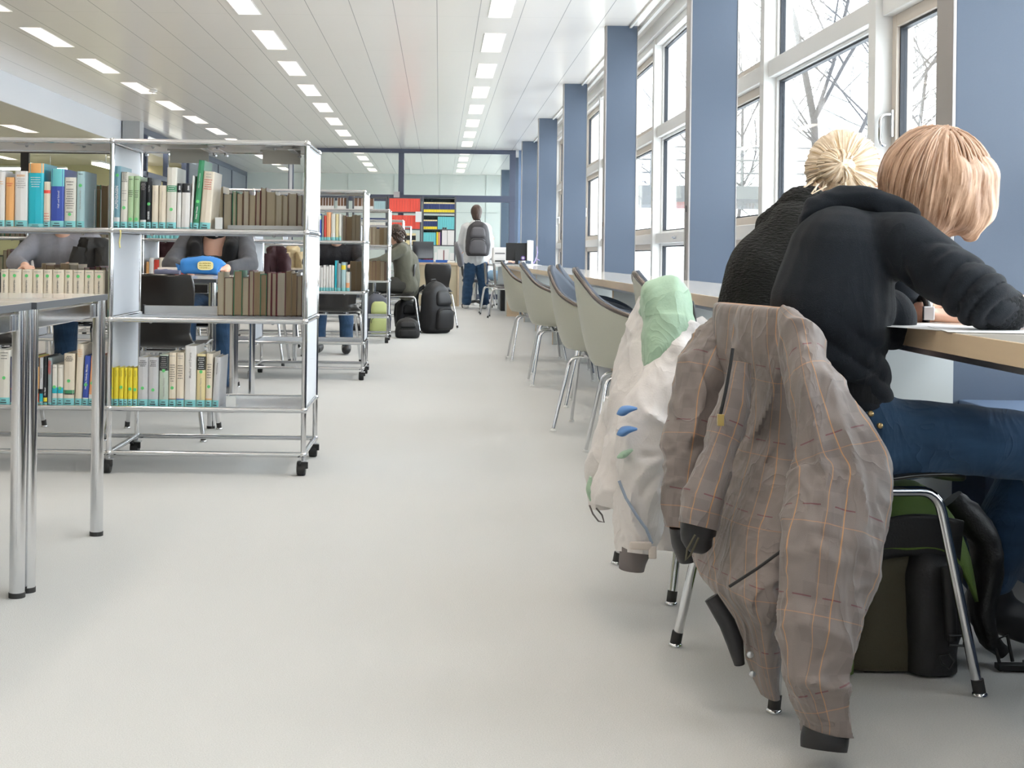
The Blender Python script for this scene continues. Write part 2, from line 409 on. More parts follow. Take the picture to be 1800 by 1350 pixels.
# window wall: parapet, blue sill box, fins, mullions, transoms, panes
PAR = mat('white_parapet', (.75,.75,.73), .6)
struct(B().box(1.95, 2.12, Y0, Y1, 0, .50).build('wall_right', PAR))
SILL = mat('blue_sill_box', (.17,.235,.36), .35)
struct(B().box(1.52, 1.95, Y0, Y1, .40, .47).build('trim_3', SILL, bevel=.004))
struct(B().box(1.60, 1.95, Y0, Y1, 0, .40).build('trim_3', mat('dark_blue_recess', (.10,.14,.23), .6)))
struct(B().box(1.90, 2.12, Y0, Y1, 2.86, CEIL).build('trim_4', FRAMEW))
tr = B(); tr.box(1.70,1.72,Y0,Y1,CEIL-.02,CEIL); tr.box(1.80,1.83,Y0,Y1,CEIL-.03,CEIL); struct(tr.build('trim_4', FRAMEW))
FY = [3.98+4.2*k for k in range(-2, 8)]
for k, y_ in enumerate(FY):
    f = B(); f.box(1.5, 1.77, y_, y_+.125, .0, CEIL)
    o = f.build('trim_5', FIN, bevel=.002); struct(o)
    e = B(); e.box(1.488, 1.4995, y_-.003, y_+.128, .0, CEIL); struct(e.build('trim_5', FINEDGE, bevel=.002))
    e = B(); e.box(1.7705, 1.776, y_-.003, y_+.128, .0, CEIL); struct(e.build('trim_5', FINEDGE))
    if k in (3,4,5,6):
        w = B(); w.box(1.486,1.499,y_+.05,y_+.08,1.15,1.19); w.box(1.4865,1.4875,y_+.062,y_+.066,.80,1.15)
        o = w.build('wall_clip', BLACK); tag(o, 'small black cord clip on a blue column edge, %s' % {3:'behind the blonde person',4:'second from the blonde person',5:'third from the blonde person',6:'near the far desk'}[k], 'clip')
n = 0
MY = sorted(FY+[y_+2.1 for y_ in FY])
for i, y_ in enumerate(MY):
    if y_ < Y0+.2 or y_ > Y1-.1: continue
    fr = B(); fr.box(1.93, 2.10, y_, y_+.10, .5, 2.87); struct(fr.build('trim_6', FRAMEW, bevel=.003))
for i in range(len(MY)-1):
    a, b_ = MY[i]+.10, MY[i+1]
    if b_ < Y0+.3 or a > Y1-.3: continue
    a = max(a, Y0); b_ = min(b_, Y1)
    n += 1
    w = struct(bpy.data.objects.new('window_%d' % n, None)); S.collection.objects.link(w); w.location = (WX, (a+b_)/2, .5); w['_org'] = tuple(w.location)
    oper = i % 2 == 0
    t = B(); t.box(1.94, 2.10, a, b_, .5, .56); t.box(1.96,2.10,a,b_,1.00,1.09); t.box(1.96,2.10,a,b_,1.96,2.06); t.box(1.94,2.10,a,b_,2.80,2.87)
    t.build('transom', FRAMEW, w, bevel=.004)
    q = B(); s_ = B()
    for z0, z1 in ((.56,1.00),(1.09,1.96),(2.06,2.80)):
        d = .055 if oper else .02
        fm = FRAMEB if oper else FRAMEW
        for (aa, bb, cc, dd) in ((a, a+d, z0, z1), (b_-d, b_, z0, z1), (a+d, b_-d, z0, z0+d), (a+d, b_-d, z1-d, z1)):
            q.box(2.005, 2.075, aa, bb, cc, dd)
        for (aa, bb, cc, dd) in ((a+d, a+d+.012, z0+d, z1-d), (b_-d-.012, b_-d, z0+d, z1-d), (a+d+.012, b_-d-.012, z0+d, z0+d+.012), (a+d+.012, b_-d-.012, z1-d-.012, z1-d)):
            s_.box(2.022, 2.052, aa, bb, cc, dd)
        B().box(2.036, 2.041, a+d+.012, b_-d-.012, z0+d+.012, z1-d-.012).build('pane', GLASS, w)
    q.build('sash', fm, w, bevel=.004); s_.build('seal', SEAL, w)
    h = B()
    if oper:
        yh = b_-.03
        h.box(1.993, 2.005, yh-.012, yh+.012, 1.42, 1.54); h.tube([(2.0, yh, 1.52), (1.965, yh, 1.52), (1.952, yh, 1.51), (1.946, yh, 1.49), (1.946, yh, 1.41), (1.952, yh, 1.39), (1.962, yh, 1.382), (1.972, yh, 1.382)], .008, 8)
    else:
        h.box(1.95, 1.96, a+.9, a+1.02, 1.03, 1.055); h.tube([(1.955, a+.96, 1.043), (1.93, a+.96, 1.043), (1.93, a+.85, 1.043)], .006, 8)
    h.build('window_handle', CHROME, w, bevel=.002)
# concrete column on the left + bulkhead end
CONC = mat('grey_concrete', (.42,.43,.44), .8, var=.1, scale=5)
struct(B().box(-5.13, -4.85, 22.0, 22.3, 0, CEIL).build('trim_7', CONC))
# ------------------------------------------------ glass partition across the hall (27 m)
def frame_wall(name, x0, x1, y, zs, posts, th=.09, mt=DKFRAME):
    f = B()
    for z0, z1 in zs: f.box(x0, x1, y-th/2, y+th/2, z0, z1)
    for p0, p1 in posts:
        for i in range(len(zs)-1): f.box(p0, p1, y-th/2, y+th/2, zs[i][1], zs[i+1][0])
    return struct(f.build(name, mt, bevel=.003))
YP = 27.2
frame_wall('wall_partition', -5.1, 1.5, YP, [(0,.10),(1.93,2.06),(2.89,CEIL)], [(-5.1,-5.0),(-3.02,-2.92),(-.83,-.72),(1.38,1.5)])
for k, (a, b_) in enumerate(((-5.0,-3.02),(-2.92,-.83),(-.72,1.38))):
    n += 1; w = struct(bpy.data.objects.new('window_%d' % n, None)); S.collection.objects.link(w); w['_org'] = (0,0,0)
    B().box(a, b_, YP-.004, YP+.004, .10, 1.93).build('pane', PGLASS, w); B().box(a, b_, YP-.004, YP+.004, 2.06, 2.89).build('pane', PGLASS, w)
struct(B().box(1.56, 1.97, YP-.04, YP+.04, 0, CEIL).build('wall_partition', mat('blue_partition_panel', (.17,.24,.37), .35)))
struct(B().box(-3.0, -2.94, YP-.06, YP-.046, .1, 2.89).build('trim_8', mat('white_post_cover', (.70,.71,.74), .4)))
sg = B().box(-.92,-.80,YP-.07,YP-.055,1.94,2.12).build('notice_sheet', mat('pale_notice', (.62,.60,.62), .6), bevel=.002); tag(sg, 'small pale grey notice box fixed on the dark partition frame above the bookcases', 'notice')
# left partition running along the hall beyond the column
pf = B()
for z0, z1 in ((0,.1),(1.1,1.18),(2.15,2.24),(2.86,CEIL)): pf.box(-5.12,-5.03,22.3,35.6,z0,z1)
for y_ in (23.4,25.2,27.0,29.0,31.0,33.0,35.5): pf.box(-5.12,-5.03,y_,y_+.1,.1,2.86)
struct(pf.build('wall_left_partition', DKFRAME, bevel=.003))
struct(B().box(-5.10,-5.05,27.1,35.5,2.24,2.86).build('wall_left_partition', mat('grey_panel', (.20,.22,.26), .5)))
struct(B().box(-5.10,-5.05,27.1,35.5,1.18,2.15).build('wall_left_partition', MATS['grey_panel']))
# far left: glazed partition of the side rooms
fl = B()
YL = 23.0
for z0, z1 in ((0,.1),(2.50,2.61)): fl.box(-13,-5.15,YL-.04,YL+.04,z0,z1)
for x_ in (-11.2,-9.0,-7.06,-5.25): fl.box(x_,x_+.14,YL-.04,YL+.04,.1,2.5)
struct(fl.build('wall_side_partition', mat('black_brown_frame', (.035,.033,.035), .4), bevel=.003))
n += 1; w = struct(bpy.data.objects.new('window_%d' % n, None)); S.collection.objects.link(w); w['_org'] = (0,0,0)
B().box(-13,-5.15,YL-.004,YL+.004,.1,2.5).build('pane', PGLASS, w)
struct(B().box(-13,-5.2,27.8,28.0,0,2.61).build('wall_side_room_back', OLIVE))
TUBEL = mat('lit_tube', (1,1,1), .5, emit=(1,.97,.82), es=7)
for k, (xa, xb, ya) in enumerate(((-12.5,-9.2,25.2), (-9.0,-6.9,25.2))):
    o = thing('pendant_light', (0,0,0), 'long glowing linear light, %s, seen through the dark-framed side partition' % ('left one' if k == 0 else 'right one beside the white column'), 'pendant light', world=True)
    B().box(xa, xb, ya-.07, ya+.07, 2.34, 2.38).build('tube', TUBEL, o); B().box(xa, xb, ya-.08, ya+.08, 2.38, 2.41).build('housing', FRAMEW, o)
    h = B(); 
    for x_ in (xa+.3, xb-.3): h.cyl((x_,ya,2.41),(x_,ya,2.61),.006,6)
    h.build('suspension', STEEL, o)
o = thing('pendant_light', (0,0,0), 'bright linear light running away into the side room behind the tall white book', 'pendant light', world=True)
B().box(-5.95,-5.80,23.3,27.5,2.34,2.38).build('tube', TUBEL, o); B().box(-5.96,-5.79,23.3,27.5,2.38,2.41).build('housing', FRAMEW, o)
B().cyl((-5.88,24,2.41),(-5.88,24,2.61),.006,6).cyl((-5.88,27,2.41),(-5.88,27,2.61),.006,6).build('suspension', STEEL, o)
# ------------------------------------------------ outdoors
SNOW = mat('snowy_ground', (.86,.88,.90), .9, var=.04, scale=.4)
struct(B().box(2.2, 120, -40, 160, -.5, -.4).build('ground', SNOW))
TREEM = mat('grey_bark', (.07,.062,.058), .9, var=.2, scale=12)
def tree(x, y, h, seed, label):
    R = random.Random(seed); bd = B()
    def br(p, d, r, l, lv):
        n_ = 4; pts = [p.copy()]; rs = [r]
        for i in range(n_):
            d = (d+Vector((R.uniform(-.13,.13), R.uniform(-.13,.13), R.uniform(-.03,.10)))).normalized(); p = p+d*(l/n_); pts.append(p.copy()); rs.append(r*(1-.5*(i+1)/n_))
        bd.tube(pts, rs, 5 if lv else 9)
        if lv < 4:
            for i in range(1, n_+1):
                for _ in range(2 if lv < 2 else (2 if i > 1 else 1)):
                    az = R.uniform(0, 2*PI); q = Vector((math.cos(az), math.sin(az), R.uniform(.1,.7))).normalized()
                    br(pts[i], (d*.5+q).normalized(), rs[i]*.6, l*R.uniform(.5,.65), lv+1)
    br(Vector((x,y,-.45)), Vector((0,0,1)), .10, h, 0)
    tag(bd.build('tree', TREEM), label, 'tree')
tree(8.05, 28.5, 8.5, 3, 'bare leafless tree with forked branches outside the window beside the blonde person')
tree(13.0, 60, 9, 5, 'bare leafless tree outside, seen between the first two blue columns')
tree(16.5, 47, 8, 8, 'bare leafless tree outside behind the window handle')
tree(13.5, 70, 9, 11, 'bare leafless tree farthest away outside the windows')
OUTC = mat('outdoor_concrete', (.13,.13,.125), .85, var=.1, scale=1)
o = thing('concrete_footbridge', (0,0,0), 'grey concrete footbridge with thin railings outside the window', 'footbridge', world=True)
B().box(6,40,42,45,2.5,3.1).build('deck', OUTC, o)
for x_ in (10.6,18,28): B().box(x_,x_+.6,43,43.6,-.4,2.5).build('pier', OUTC, o)
rb = B()
for z_ in (3.5,3.9,4.3): rb.cyl((6,42.1,z_),(40,42.1,z_),.03,6)
for k in range(12): rb.cyl((6.5+k*2.8,42.1,3.1),(6.5+k*2.8,42.1,4.3),.03,6)
rb.build('railing', OUTC, o)
R = random.Random(4)
for k in range(9):
    c_ = Vector((6.3+k*.5, 24+k*1.9, -.4)); bd = B()
    for _ in range(60):
        a = R.uniform(0,2*PI); p = c_+Vector((math.cos(a)*.15, math.sin(a)*.15, 0)); q = c_+Vector((math.cos(a)*R.uniform(.3,.8), math.sin(a)*R.uniform(.3,.8), R.uniform(.7,1.5)))
        bd.tube([p, (p+q)/2+Vector((R.uniform(-.1,.1),0,.1)), q], [.014,.01,.005], 4)
    tag(bd.build('winter_shrub', TREEM), 'bare brushwood shrub outside below the footbridge', 'shrub', 'bare shrubs outside below the footbridge')
# ================================================================= BOOK TROLLEYS
BAY, DEP = .765, .50
ZL = (.079, .254, .604, .954, 1.304)
def trolley_proto():
    r = thing('book_trolley', (0,0,0), '-', 'bookcase')
    PR = .0105
    for i in range(3):
        x = -BAY*i
        for y in (0, DEP):
            po = B().cyl((x,y,ZL[0]),(x,y,ZL[4]), PR, 14).build('post', CHROME, r)
            j = B()
            for z in ZL: j.ball((x,y,z), .0145, 12)
            j.build('ball_joint', CHROME, po)
            c = B(); c.cyl((x,y,.045),(x,y,.079),.007,10); c.box(x-.018,x+.018,y-.02,y+.02,.050,.058)
            co = c.build('caster', STEEL, r, bevel=.002)
            w = B(); w.lathe([(.006,-.017),(.026,-.017),(.029,-.013),(.029,.013),(.026,.017),(.006,.017)], (x-.006,y-.008,.029), 'x', 20); w.build('wheel', BLACK, co, bevel=.001)
            f = B(); f.box(x-.006,x+.022,y-.034,y-.022,.030,.056); f.prism([(0,0,0),(0,-.03,.006),(0,-.032,.014),(0,0,.016)], (x-.02,y-.02,.044), (1,0,0), .014); f.build('brake_lever', BLACK, co, bevel=.002)
        for z in ZL: B().cyl((x,0,z),(x,DEP,z), PR, 12).build('rail', CHROME, r)
    for i in range(2):
        x0, x1 = -BAY*(i+1), -BAY*i
        for z in ZL:
            for y in (0, DEP): B().cyl((x0,y,z),(x1,y,z), PR, 12).build('rail', CHROME, r)
        for z in ZL[1:]:
            s = B(); s.box(x0+.012,x1-.012,.011,DEP-.011,z-.004,z+.004)
            if z != ZL[4]: s.box(x0+.012,x1-.012,.011,.016,z-.012,z+.004); s.box(x0+.012,x1-.012,DEP-.016,DEP-.011,z-.012,z+.004)
            s.build('shelf_panel' if z < 1.2 else 'top_panel', WHITEP if z < 1.2 else SHELFG, r, bevel=.001)
        c = B()
        for z in ZL[2:]:
            for fx in (.18, .52, .82): c.box(x0+BAY*fx-.03,x0+BAY*fx+.03,.02,.10,z-.012,z-.006); c.ball((x0+BAY*fx,.10,z-.014),.007,8)
        c.build('panel_clip', STEEL, r)
    for i, x in enumerate((0, -BAY, -2*BAY)):
        for z0, z1 in ((ZL[1],ZL[2]),(ZL[2],ZL[3]),(ZL[3],ZL[4])):
            B().box(x-.004,x+.004,.012,DEP-.012,z0+.012,z1-.012).build('side_panel', WHITEP, r, bevel=.002)
    return r
T1 = trolley_proto(); T1.location = (-.525, 5.37, 0)
T1['label'] = 'chrome and white book trolley on casters, nearest one, with green-dotted books'
T1['group'] = 'chrome book trolleys standing in rows'
TY = [5.37, 9.45, 13.4, 17.45, 21.2]
TX = [-.525, -.522, -.50, -.47, -.45]
TL = ['first (nearest)', 'second', 'third', 'fourth', 'fifth (farthest)']
def place_trolley(i, k):
    c = copy_tree(T1); c.location = (TX[i]-k*(2*BAY+.035), TY[i], 0)
    c['label'] = 'chrome and white book trolley, %s row back from the camera%s' % (TL[i], '' if k == 0 else ', left of its neighbour')
    return c
place_trolley(1,0); place_trolley(1,1); place_trolley(2,0); place_trolley(2,1); place_trolley(3,0); place_trolley(4,0)
# fittings of the nearest trolley
def fit(x0, x1): return None
for k, (px0, px1) in enumerate(((299,367),(462,528))):
    a = P(px0,258,5.62); b = P(px1,286,5.62)
    s = B(); s.box(a.x,b.x,5.618,5.622,1.238,1.288); s.box(a.x-.01,b.x,5.614,5.626,1.288,1.2955)
    o = s.build('hanging_sign', mat('blank_sign_back', (.50,.48,.44), .5)); tag(o, 'blank greige sign card hanging under the trolley top, %s' % ('behind the green book' if k == 0 else 'near the right end post'), 'sign')
for k, (px, q) in enumerate(((252,0),(372,0),(392,.02),(520,0))):
    a = P(px, 256, 5.6)
    s = B(); s.box(a.x-.012,a.x+.012,5.41,5.62,1.280,1.284); s.tube([(a.x+.005,5.62,1.28),(a.x+.005,5.63,1.27),(a.x+.02,5.60,1.268)], .005, 8)
    o = s.build('sign_bracket', STEEL, bevel=.001); tag(o, 'steel slide bracket under the nearest trolley top, %s' % ('above the pale green books','left one above the leaning books','right one above the leaning books','beside the end post')[k], 'bracket')
o = B().box(-1.235,-.54,5.72,5.745,.612,.645).box(-1.24,-1.232,5.715,5.75,.610,.648,1).build('book_stop_rail', [ALU, BLACK]); tag(o, 'grey metal book stop rail along the half-empty middle shelf', 'rail')
o = B().box(-.875,-.54,5.64,5.665,.962,.985).build('book_stop_rail', [ALU]); tag(o, 'grey metal book stop rail on the upper shelf in front of backward tan books', 'rail')
o = B(); o.box(-.84,-.838,5.42,5.50,.261,.30); o.box(-.84,-.80,5.42,5.421,.261,.30); o.box(-.838,-.80,5.42,5.50,.2585,.261)
tag(o.build('book_end', WHT, bevel=.001), 'white book end with label holder, right of the leaning white book on the bottom shelf', 'book end')
o = B(); o.box(-.888,-.886,5.40,5.50,.959,1.01); o.box(-.886,-.858,5.40,5.401,.959,1.01); o.box(-.885,-.857,5.40,5.50,.9585,.9605)
tag(o.build('book_end', WHT, bevel=.001), 'white book end with barcode, beside the cream leaning book', 'book end')
o = B(); o.tube([(-1.37,5.42,.96),(-1.37,5.42,1.115),(-1.345,5.42,1.115),(-1.345,5.42,.96)], .0018, 6); o.box(-1.372,-1.344,5.42,5.55,.958,.960)
tag(o.build('book_end', STEEL), 'thin wire book end right of the pale blue book', 'book end')
o = B(); pts = [P(211,404,5.355), P(212,412,5.352), P(210,425,5.35), P(211,436,5.35)]
o.grid(lambda u, v: Vector(spline([tuple(p) for p in pts], 12)[int(v*12)])+Vector(((u-.5)*.006,0,0)), 1, 12)
tag(o.build('bookmark_ribbon', mat('yellow_ribbon', (.78,.70,.30), .5), solid=.0008), 'thin yellow bookmark ribbon hanging over the shelf edge', 'ribbon')
# ================================================================= BOOKS
COL = dict(alpine=(.20,.38,.46), white=(.80,.78,.76), cream=(.78,.69,.56), ivory=(.76,.73,.66), grey=(.58,.58,.60), orange=(.80,.42,.16), teal=(.02,.46,.58), blue=(.045,.09,.42), ltblue=(.42,.60,.64), green=(.05,.27,.13), ltgreen=(.42,.58,.35), black=(.015,.017,.022), yellow=(.86,.70,.05), red=(.66,.07,.05), navy=(.03,.05,.16), lime=(.55,.62,.15), steel=(.28,.34,.36), peach=(.84,.40,.20), sage=(.52,.60,.52), straw=(.80,.68,.38), brown=(.23,.12,.07), tan=(.46,.36,.22), purple=(.10,.06,.25), salmon=(.86,.10,.07), turq=(.16,.58,.62), dkgreen=(.02,.06,.055), maroon=(.20,.02,.03))
def cm(c): return mat('cover_'+c, COL[c], .38, var=.03, scale=30)
def book_body(w, h, d, cover, pages, parent=None, name='book', rnd=True, split=True):
    b = B(); t = min(.0025, w*.14); k = w*.09 if rnd else 0
    prof = [(0, .004), (w*.12, -k*.6+.001), (w*.5, -k), (w*.88, -k*.6+.001), (w, .004)]
    poly = [(x, y, 0) for x, y in prof]+[(w-t, .006, 0), (t, .006, 0)]
    b.prism(poly, (0,0,0), (0,0,1), h)
    b.box(0, t, .004, d, 0, h); b.box(w-t, w, .004, d, 0, h)
    if not split: b.box(t, w-t, .006, d-.005, .003, h-.004, 1)
    o = b.build(name, [cm(cover), pages] if not split else cm(cover), parent, origin=(0,0,0))
    if split: B().box(t, w-t, .006, d-.005, .003, h-.004).build('page_block', pages, o)
    return o, k
def strip_(w, z0, z1, k, e=.0006, x0=0, x1=1):
    """band that wraps the rounded spine"""
    b = B(); n_ = 6
    def f(u, v):
        x = w*(x0+(x1-x0)*u); q = (x/w-.5)*2
        return Vector((x, -k*(1-q*q)-e+(.003*abs(q)**6), z0+(z1-z0)*v))
    b.grid(f, n_, 1); return b
DY = 5.392
def book(px0, px1, ytop, ybase, cover, label, bands=(), dot=None, lab=True, txt=None, txtcol=None, lines=None, lean=0, d=.19, rev=False, Y=DY, zb=None, labh=.030, group=None, pages=None, y_extra=0):
    a = P(px0, ybase, Y); b = P(px1, ybase, Y); w = b.x-a.x-.0006; h = P(px0, ytop, Y).z-a.z
    z = zb if zb is not None else a.z
    o, k = book_body(w, h, d, cover, pages or PAGES)
    zf = lambda yy: P(px0, yy, Y).z-a.z
    for y0, y1, c_ in bands: strip_(w, zf(y1), zf(y0), k).build('spine_band', cm(c_), o)
    if lab:
        strip_(w, .001, labh, k, .0011).build('call_number_label', TURQ, o)
        q = B(); q.box(w*.3,w*.7,-k-.0019,-k-.0013,labh*.62,labh*.72); q.box(w*.2,w*.75,-k-.0019,-k-.0013,labh*.30,labh*.42); q.build('call_number', INK, o)
    if dot is not None: B().cyl((w/2,-k-.0009,zf(dot)),(w/2,-k-.0021,zf(dot)), min(.0065,w*.42), 14).build('dot_sticker', GDOT, o)
    if lines:
        for (y0, y1, n_, c_) in lines:
            q = B(); R = random.Random(int(px0*7+y0))
            for i in range(n_):
                zz = zf(y0+(y1-y0)*(i/max(n_-1,1))); ww = w*R.uniform(.22,.38)
                xx = w/2-ww
                while xx < w/2+ww:
                    l_ = R.uniform(.003,.007); q.box(xx, min(xx+l_, w/2+ww), -k-.0013, -k-.0007, zz-.0012, zz+.0012); xx += l_+.0015
            q.build('title_lettering', {'k': INK, 'w': INKW, 'r': INKR, 'g': mat('grey_print', (.35,.34,.33), .5), 'o': cm('orange')}[c_], o)
    if txt:
        for (s_, size, yc, xf, col, bold) in txt:
            text_mesh(s_, size, 'title_lettering', {'k': INK, 'w': INKW, 'r': INKR, 'b': cm('navy'), 'g': mat('grey_print', (.35,.34,.33), .5)}[col], o, (w*xf, -k-.0012, zf(yc)), (PI/2, -PI/2, 0), bold)
    if rev:
        o.matrix_world = Matrix.Translation((a.x+w, Y+d, z)) @ Matrix.Rotation(PI, 4, 'Z')
    else:
        o.matrix_world = Matrix.Translation((a.x, Y+y_extra, z)) @ Matrix.Rotation(math.radians(lean), 4, 'Y')
    tag(o, label, 'book', group); return o
ZA, ZB, ZC = .9585, .6085, .2585        # tops of the three shelf panels
U = 'upper shelf'
TOP = dict(zb=ZA)
# upper shelf, left bay
book(-22,-5,300,403,'white','white book cut by the left picture edge on the upper shelf',**TOP)
book(-4,8,305,403,'white','white book beside the narrow orange one, far left of upper shelf',lines=[(322,326,2,'o')],**TOP)
book(9,24,314,403,'orange','plain pale orange book on the upper shelf, right of a white one',lines=[(325,329,2,'r')],**TOP)
book(25,48,302,402,'white','white book with golden crown emblem on the upper shelf',lines=[(309,311,2,'o'),(316,331,5,'g')],**TOP)
book(49,76,288,402,'teal','thick teal book with orange top, tallest of the left upper shelf',bands=[(288,305,'orange')],lines=[(313,329,5,'w')],**TOP,labh=.018)
book(76,88,320,402,'cream','small cream book with red band between teal and blue books',bands=[(335,340.5,'salmon')],lines=[(376,390,4,'r')],**TOP)
book(88.5,112,297,402,'blue','blue book with turquoise upper third on the upper shelf',bands=[(297,328,'turq')],txt=[('Hell und Schnell',.0105,351,.62,'w',0)],lines=None,**TOP)
book(112.5,133,312,402,'ivory','cream book with many short centred title lines, above the desk corner',dot=377,lines=[(320,325,2,'k'),(333,366,9,'k'),(373,373,1,'k')],**TOP)
book(134,148,301,402,'ltblue','pale grey-blue book with green dot near its top',dot=326,txt=[('Die Kerne und Pole',.009,351,.5,'g',0)],lines=[(306,307,1,'k')],**TOP)
# upper shelf, right bay
book(198.5,210,292,403,'alpine','pale blue book lettered ALPENSAGEN down its spine',dot=308,txt=[('ALPENSAGEN',.0150,347,.5,'w',.0004)],bands=[(382,393,'white')],lean=.8,**TOP)
book(211,223.5,302,403,'ivory','white book with black leaf drawing at the top of its spine',dot=365,lines=[(303,319,7,'k'),(335,340,2,'g'),(352,352,1,'g')],lean=.8,**TOP)
book(224,234,309,403,'ltgreen','left one of two matching pale green books',dot=385,lines=[(315,315,1,'k'),(335,345,4,'k')],lean=.4,group=None,**TOP)
book(234.3,244.5,309,403,'ltgreen','right one of two matching pale green books',dot=385,lines=[(315,315,1,'k'),(335,346,4,'k')],lean=.4,**TOP)
book(245.5,256.5,319,403,'black','black book with white foot on the upper shelf, right of green pair',bands=[(386,394,'white')],lines=[(322,333,5,'g')],lean=.4,**TOP)
book(257,265,312,403,'black','thin black book with green dot and white lettering',dot=358,txt=[('KINDER',.009,378,.5,'w',.0003),('Vreni Merz',.006,331,.5,'w',0)],lean=.4,**TOP)
book(266,277.5,325,403,'cream','left one of two plain cream books right of black books',lean=.3,txt=[('Handbuch der Volkskunde',.004,345,.5,'g',0)],**TOP)
book(278.5,291,325,403,'cream','right one of two plain cream books, beside the tall white one',lean=.3,txt=[('Handbuch der Volkskunde',.004,345,.5,'g',0)],**TOP)
book(292,309.5,293,403,'ivory','tall thick white book with olive green band across the spine',dot=367,bands=[(325,336,'green')],lines=[(327,334,3,'w')],lean=.3,**TOP)
book(310,317.5,321,403,'white','narrow white book with black top square, beside the thick white one',bands=[(321,337,'black')],txt=[('EMM',.008,329,.6,'w',.0004)],lean=.6,**TOP,labh=.010)
book(318,333,321,403,'white','wide white book with black top square and red edge',bands=[(321,337,'black')],txt=[('EMM',.009,329,.8,'w',.0004)],lean=.8,**TOP,labh=.010)
book(333.5,337.5,307,403,'white','very thin leaning white pamphlet left of the dark green book',lean=2.2,**TOP)
book(338,348.5,279,403,'green','tall dark green book leaning right on upper shelf',dot=352,txt=[('Wilhelm Tell Forscher',.0065,315,.45,'w',0),('Walter Prosalis',.008,372,.5,'w',.0002)],lean=4.6,**TOP)
book(350,369,298,402.5,'cream','thick cream book with red title lines, leaning against the book end',lines=[(303,308,2,'g'),(313,329,5,'r')],lean=4.0,**TOP,labh=.032)
# middle shelf, left bay : matching cream set
MB = [0,14,37,56,75,91,112,127,147,164,183.5]
for i in range(10):
    book(MB[i]+.3,MB[i+1]-.3,477,560,'cream','matching cream volume with green dot on the middle shelf, %s' % ('first','second','third','fourth','fifth','sixth','seventh','eighth','ninth','last')[i],dot=488,zb=ZB,lines=[(481,481,1,'g')],txt=[('KLEINE SCHRIFTEN',.0085,512,.5,'k',0)],d=.17)
# bottom shelf, left bay
BT = dict(zb=ZC)
book(-3,17,622,719,'ivory','thick ivory book with green dot, far left of bottom shelf',dot=671,lines=[(627,637,3,'k')],**BT)
book(17.5,26,634,719,'navy','navy book with pale vertical lettering, partly behind the desk leg',bands=[(689,691,'red')],txt=[('WIRTSCHAFT EUROPA',.0062,665,.5,'g',0)],**BT,labh=.012)
book(27,40,640,719,'cream','cream book mostly hidden behind the chrome desk leg',**BT)
book(41,56,632,719,'brown','brown book hidden behind the chrome desk leg',**BT)
book(56.5,60.5,634,719,'lime','very thin lime green book beside the desk leg',**BT,labh=.012)
book(61,68,635,719,'orange','orange book with black top and red foot',bands=[(635,651,'black'),(690,698,'black'),(698,712,'red')],txt=[('FINANZ',.006,640,.5,'w',0)],**BT,labh=.012)
book(68.5,75,635,719,'grey','thin grey-blue book with black square near its foot',bands=[(690,698,'black'),(698,712,'teal')],txt=[('Kulturgeschichte',.006,662,.5,'k',0)],**BT,labh=.012)
book(75.5,82.5,633,719,'black','black book with yellow foot on the bottom shelf',bands=[(705,712,'yellow')],txt=[('Der Bauer',.0075,694,.5,'w',.0002)],**BT,labh=.012)
book(83,90.5,635,719,'steel','grey-green book with red mark at the upper right',bands=[],txt=[],lines=[(640,663,14,'r')],**BT,labh=.012)
book(91,100,647,719,'ivory','left one of two small ivory books with blue bands',bands=[(687,697,'teal')],dot=686,lines=[(652,652,1,'g')],**BT)
book(100.5,110.5,647,719,'ivory','right one of two small ivory books with blue bands',bands=[(687,697,'teal')],dot=688,lines=[(652,652,1,'g')],**BT)
book(111,130,627,719,'cream','thick cream book with dark green arch at its foot',dot=675,bands=[(691,697,'green'),(697,699,'black')],lines=[(632,640,4,'k')],lean=.3,**BT)
book(131,143,610,719,'cream','tall cream book with brown title lines leaning right, bottom shelf',lines=[(620,631,4,'o')],lean=2,**BT)
book(143.5,154,630,719,'blue','royal blue book with white script lettering, leaning right',dot=681,bands=[(704,710,'white')],txt=[('Helvetia, Nobody, Märchen',.0088,667,.5,'w',.0002)],lean=3,**BT)
book(154.5,164.5,630,719,'peach','orange-peach book leaning against the blue one',dot=678,bands=[(698,708,'white')],lean=3,**BT)
book(165,174,634,719,'ivory','thin ivory book beside the far desk leg',dot=700,lean=3,**BT)
# bottom shelf, right bay
for i,(a_,b_,dd) in enumerate(((193.5,198.5,687),(199,208,None),(208.3,217,685),(217.3,223.5,None),(224,232.5,688),(233,241,689))):
    book(a_,b_,651,719,'yellow','small yellow paperback, %s from the white divider panel' % ('first','second','third','fourth','fifth','last, sixth')[i],dot=dd,txt=[('Volksmärchen',.0045,661,.5,'k',0)],d=.10,**BT)
book(241.5,259.5,632,719,'grey','left one of two matching light grey books beside yellow paperbacks',dot=686,lines=[(638,647,4,'k')],**BT)
book(260,278,632,719,'grey','right one of two matching light grey books beside yellow paperbacks',dot=689,lines=[(638,647,4,'k')],**BT)
book(279,295.5,627,719,'sage','grey-green book with black title block at its top',bands=[(629,655,'black')],dot=655,lines=[(632,652,7,'g')],txt=[('Kritischen Theorie',.0095,684,.55,'g',0)],**BT)
book(296,309,623,719,'cream','cream book with green dot and brown square above its label',dot=685,bands=[(704,709,'brown')],lines=[(629,629,1,'g'),(645,673,8,'k')],**BT)
book(309.5,323,623,719,'cream','cream book with blue square above its label',bands=[(704,710,'blue')],lines=[(629,633,2,'g'),(646,668,6,'k')],**BT)
book(324,344,611,719,'white','widest white book on the bottom shelf with vertical grey title',txt=[('Musiker und Drama',.0125,645,.5,'g',.0002)],**BT)
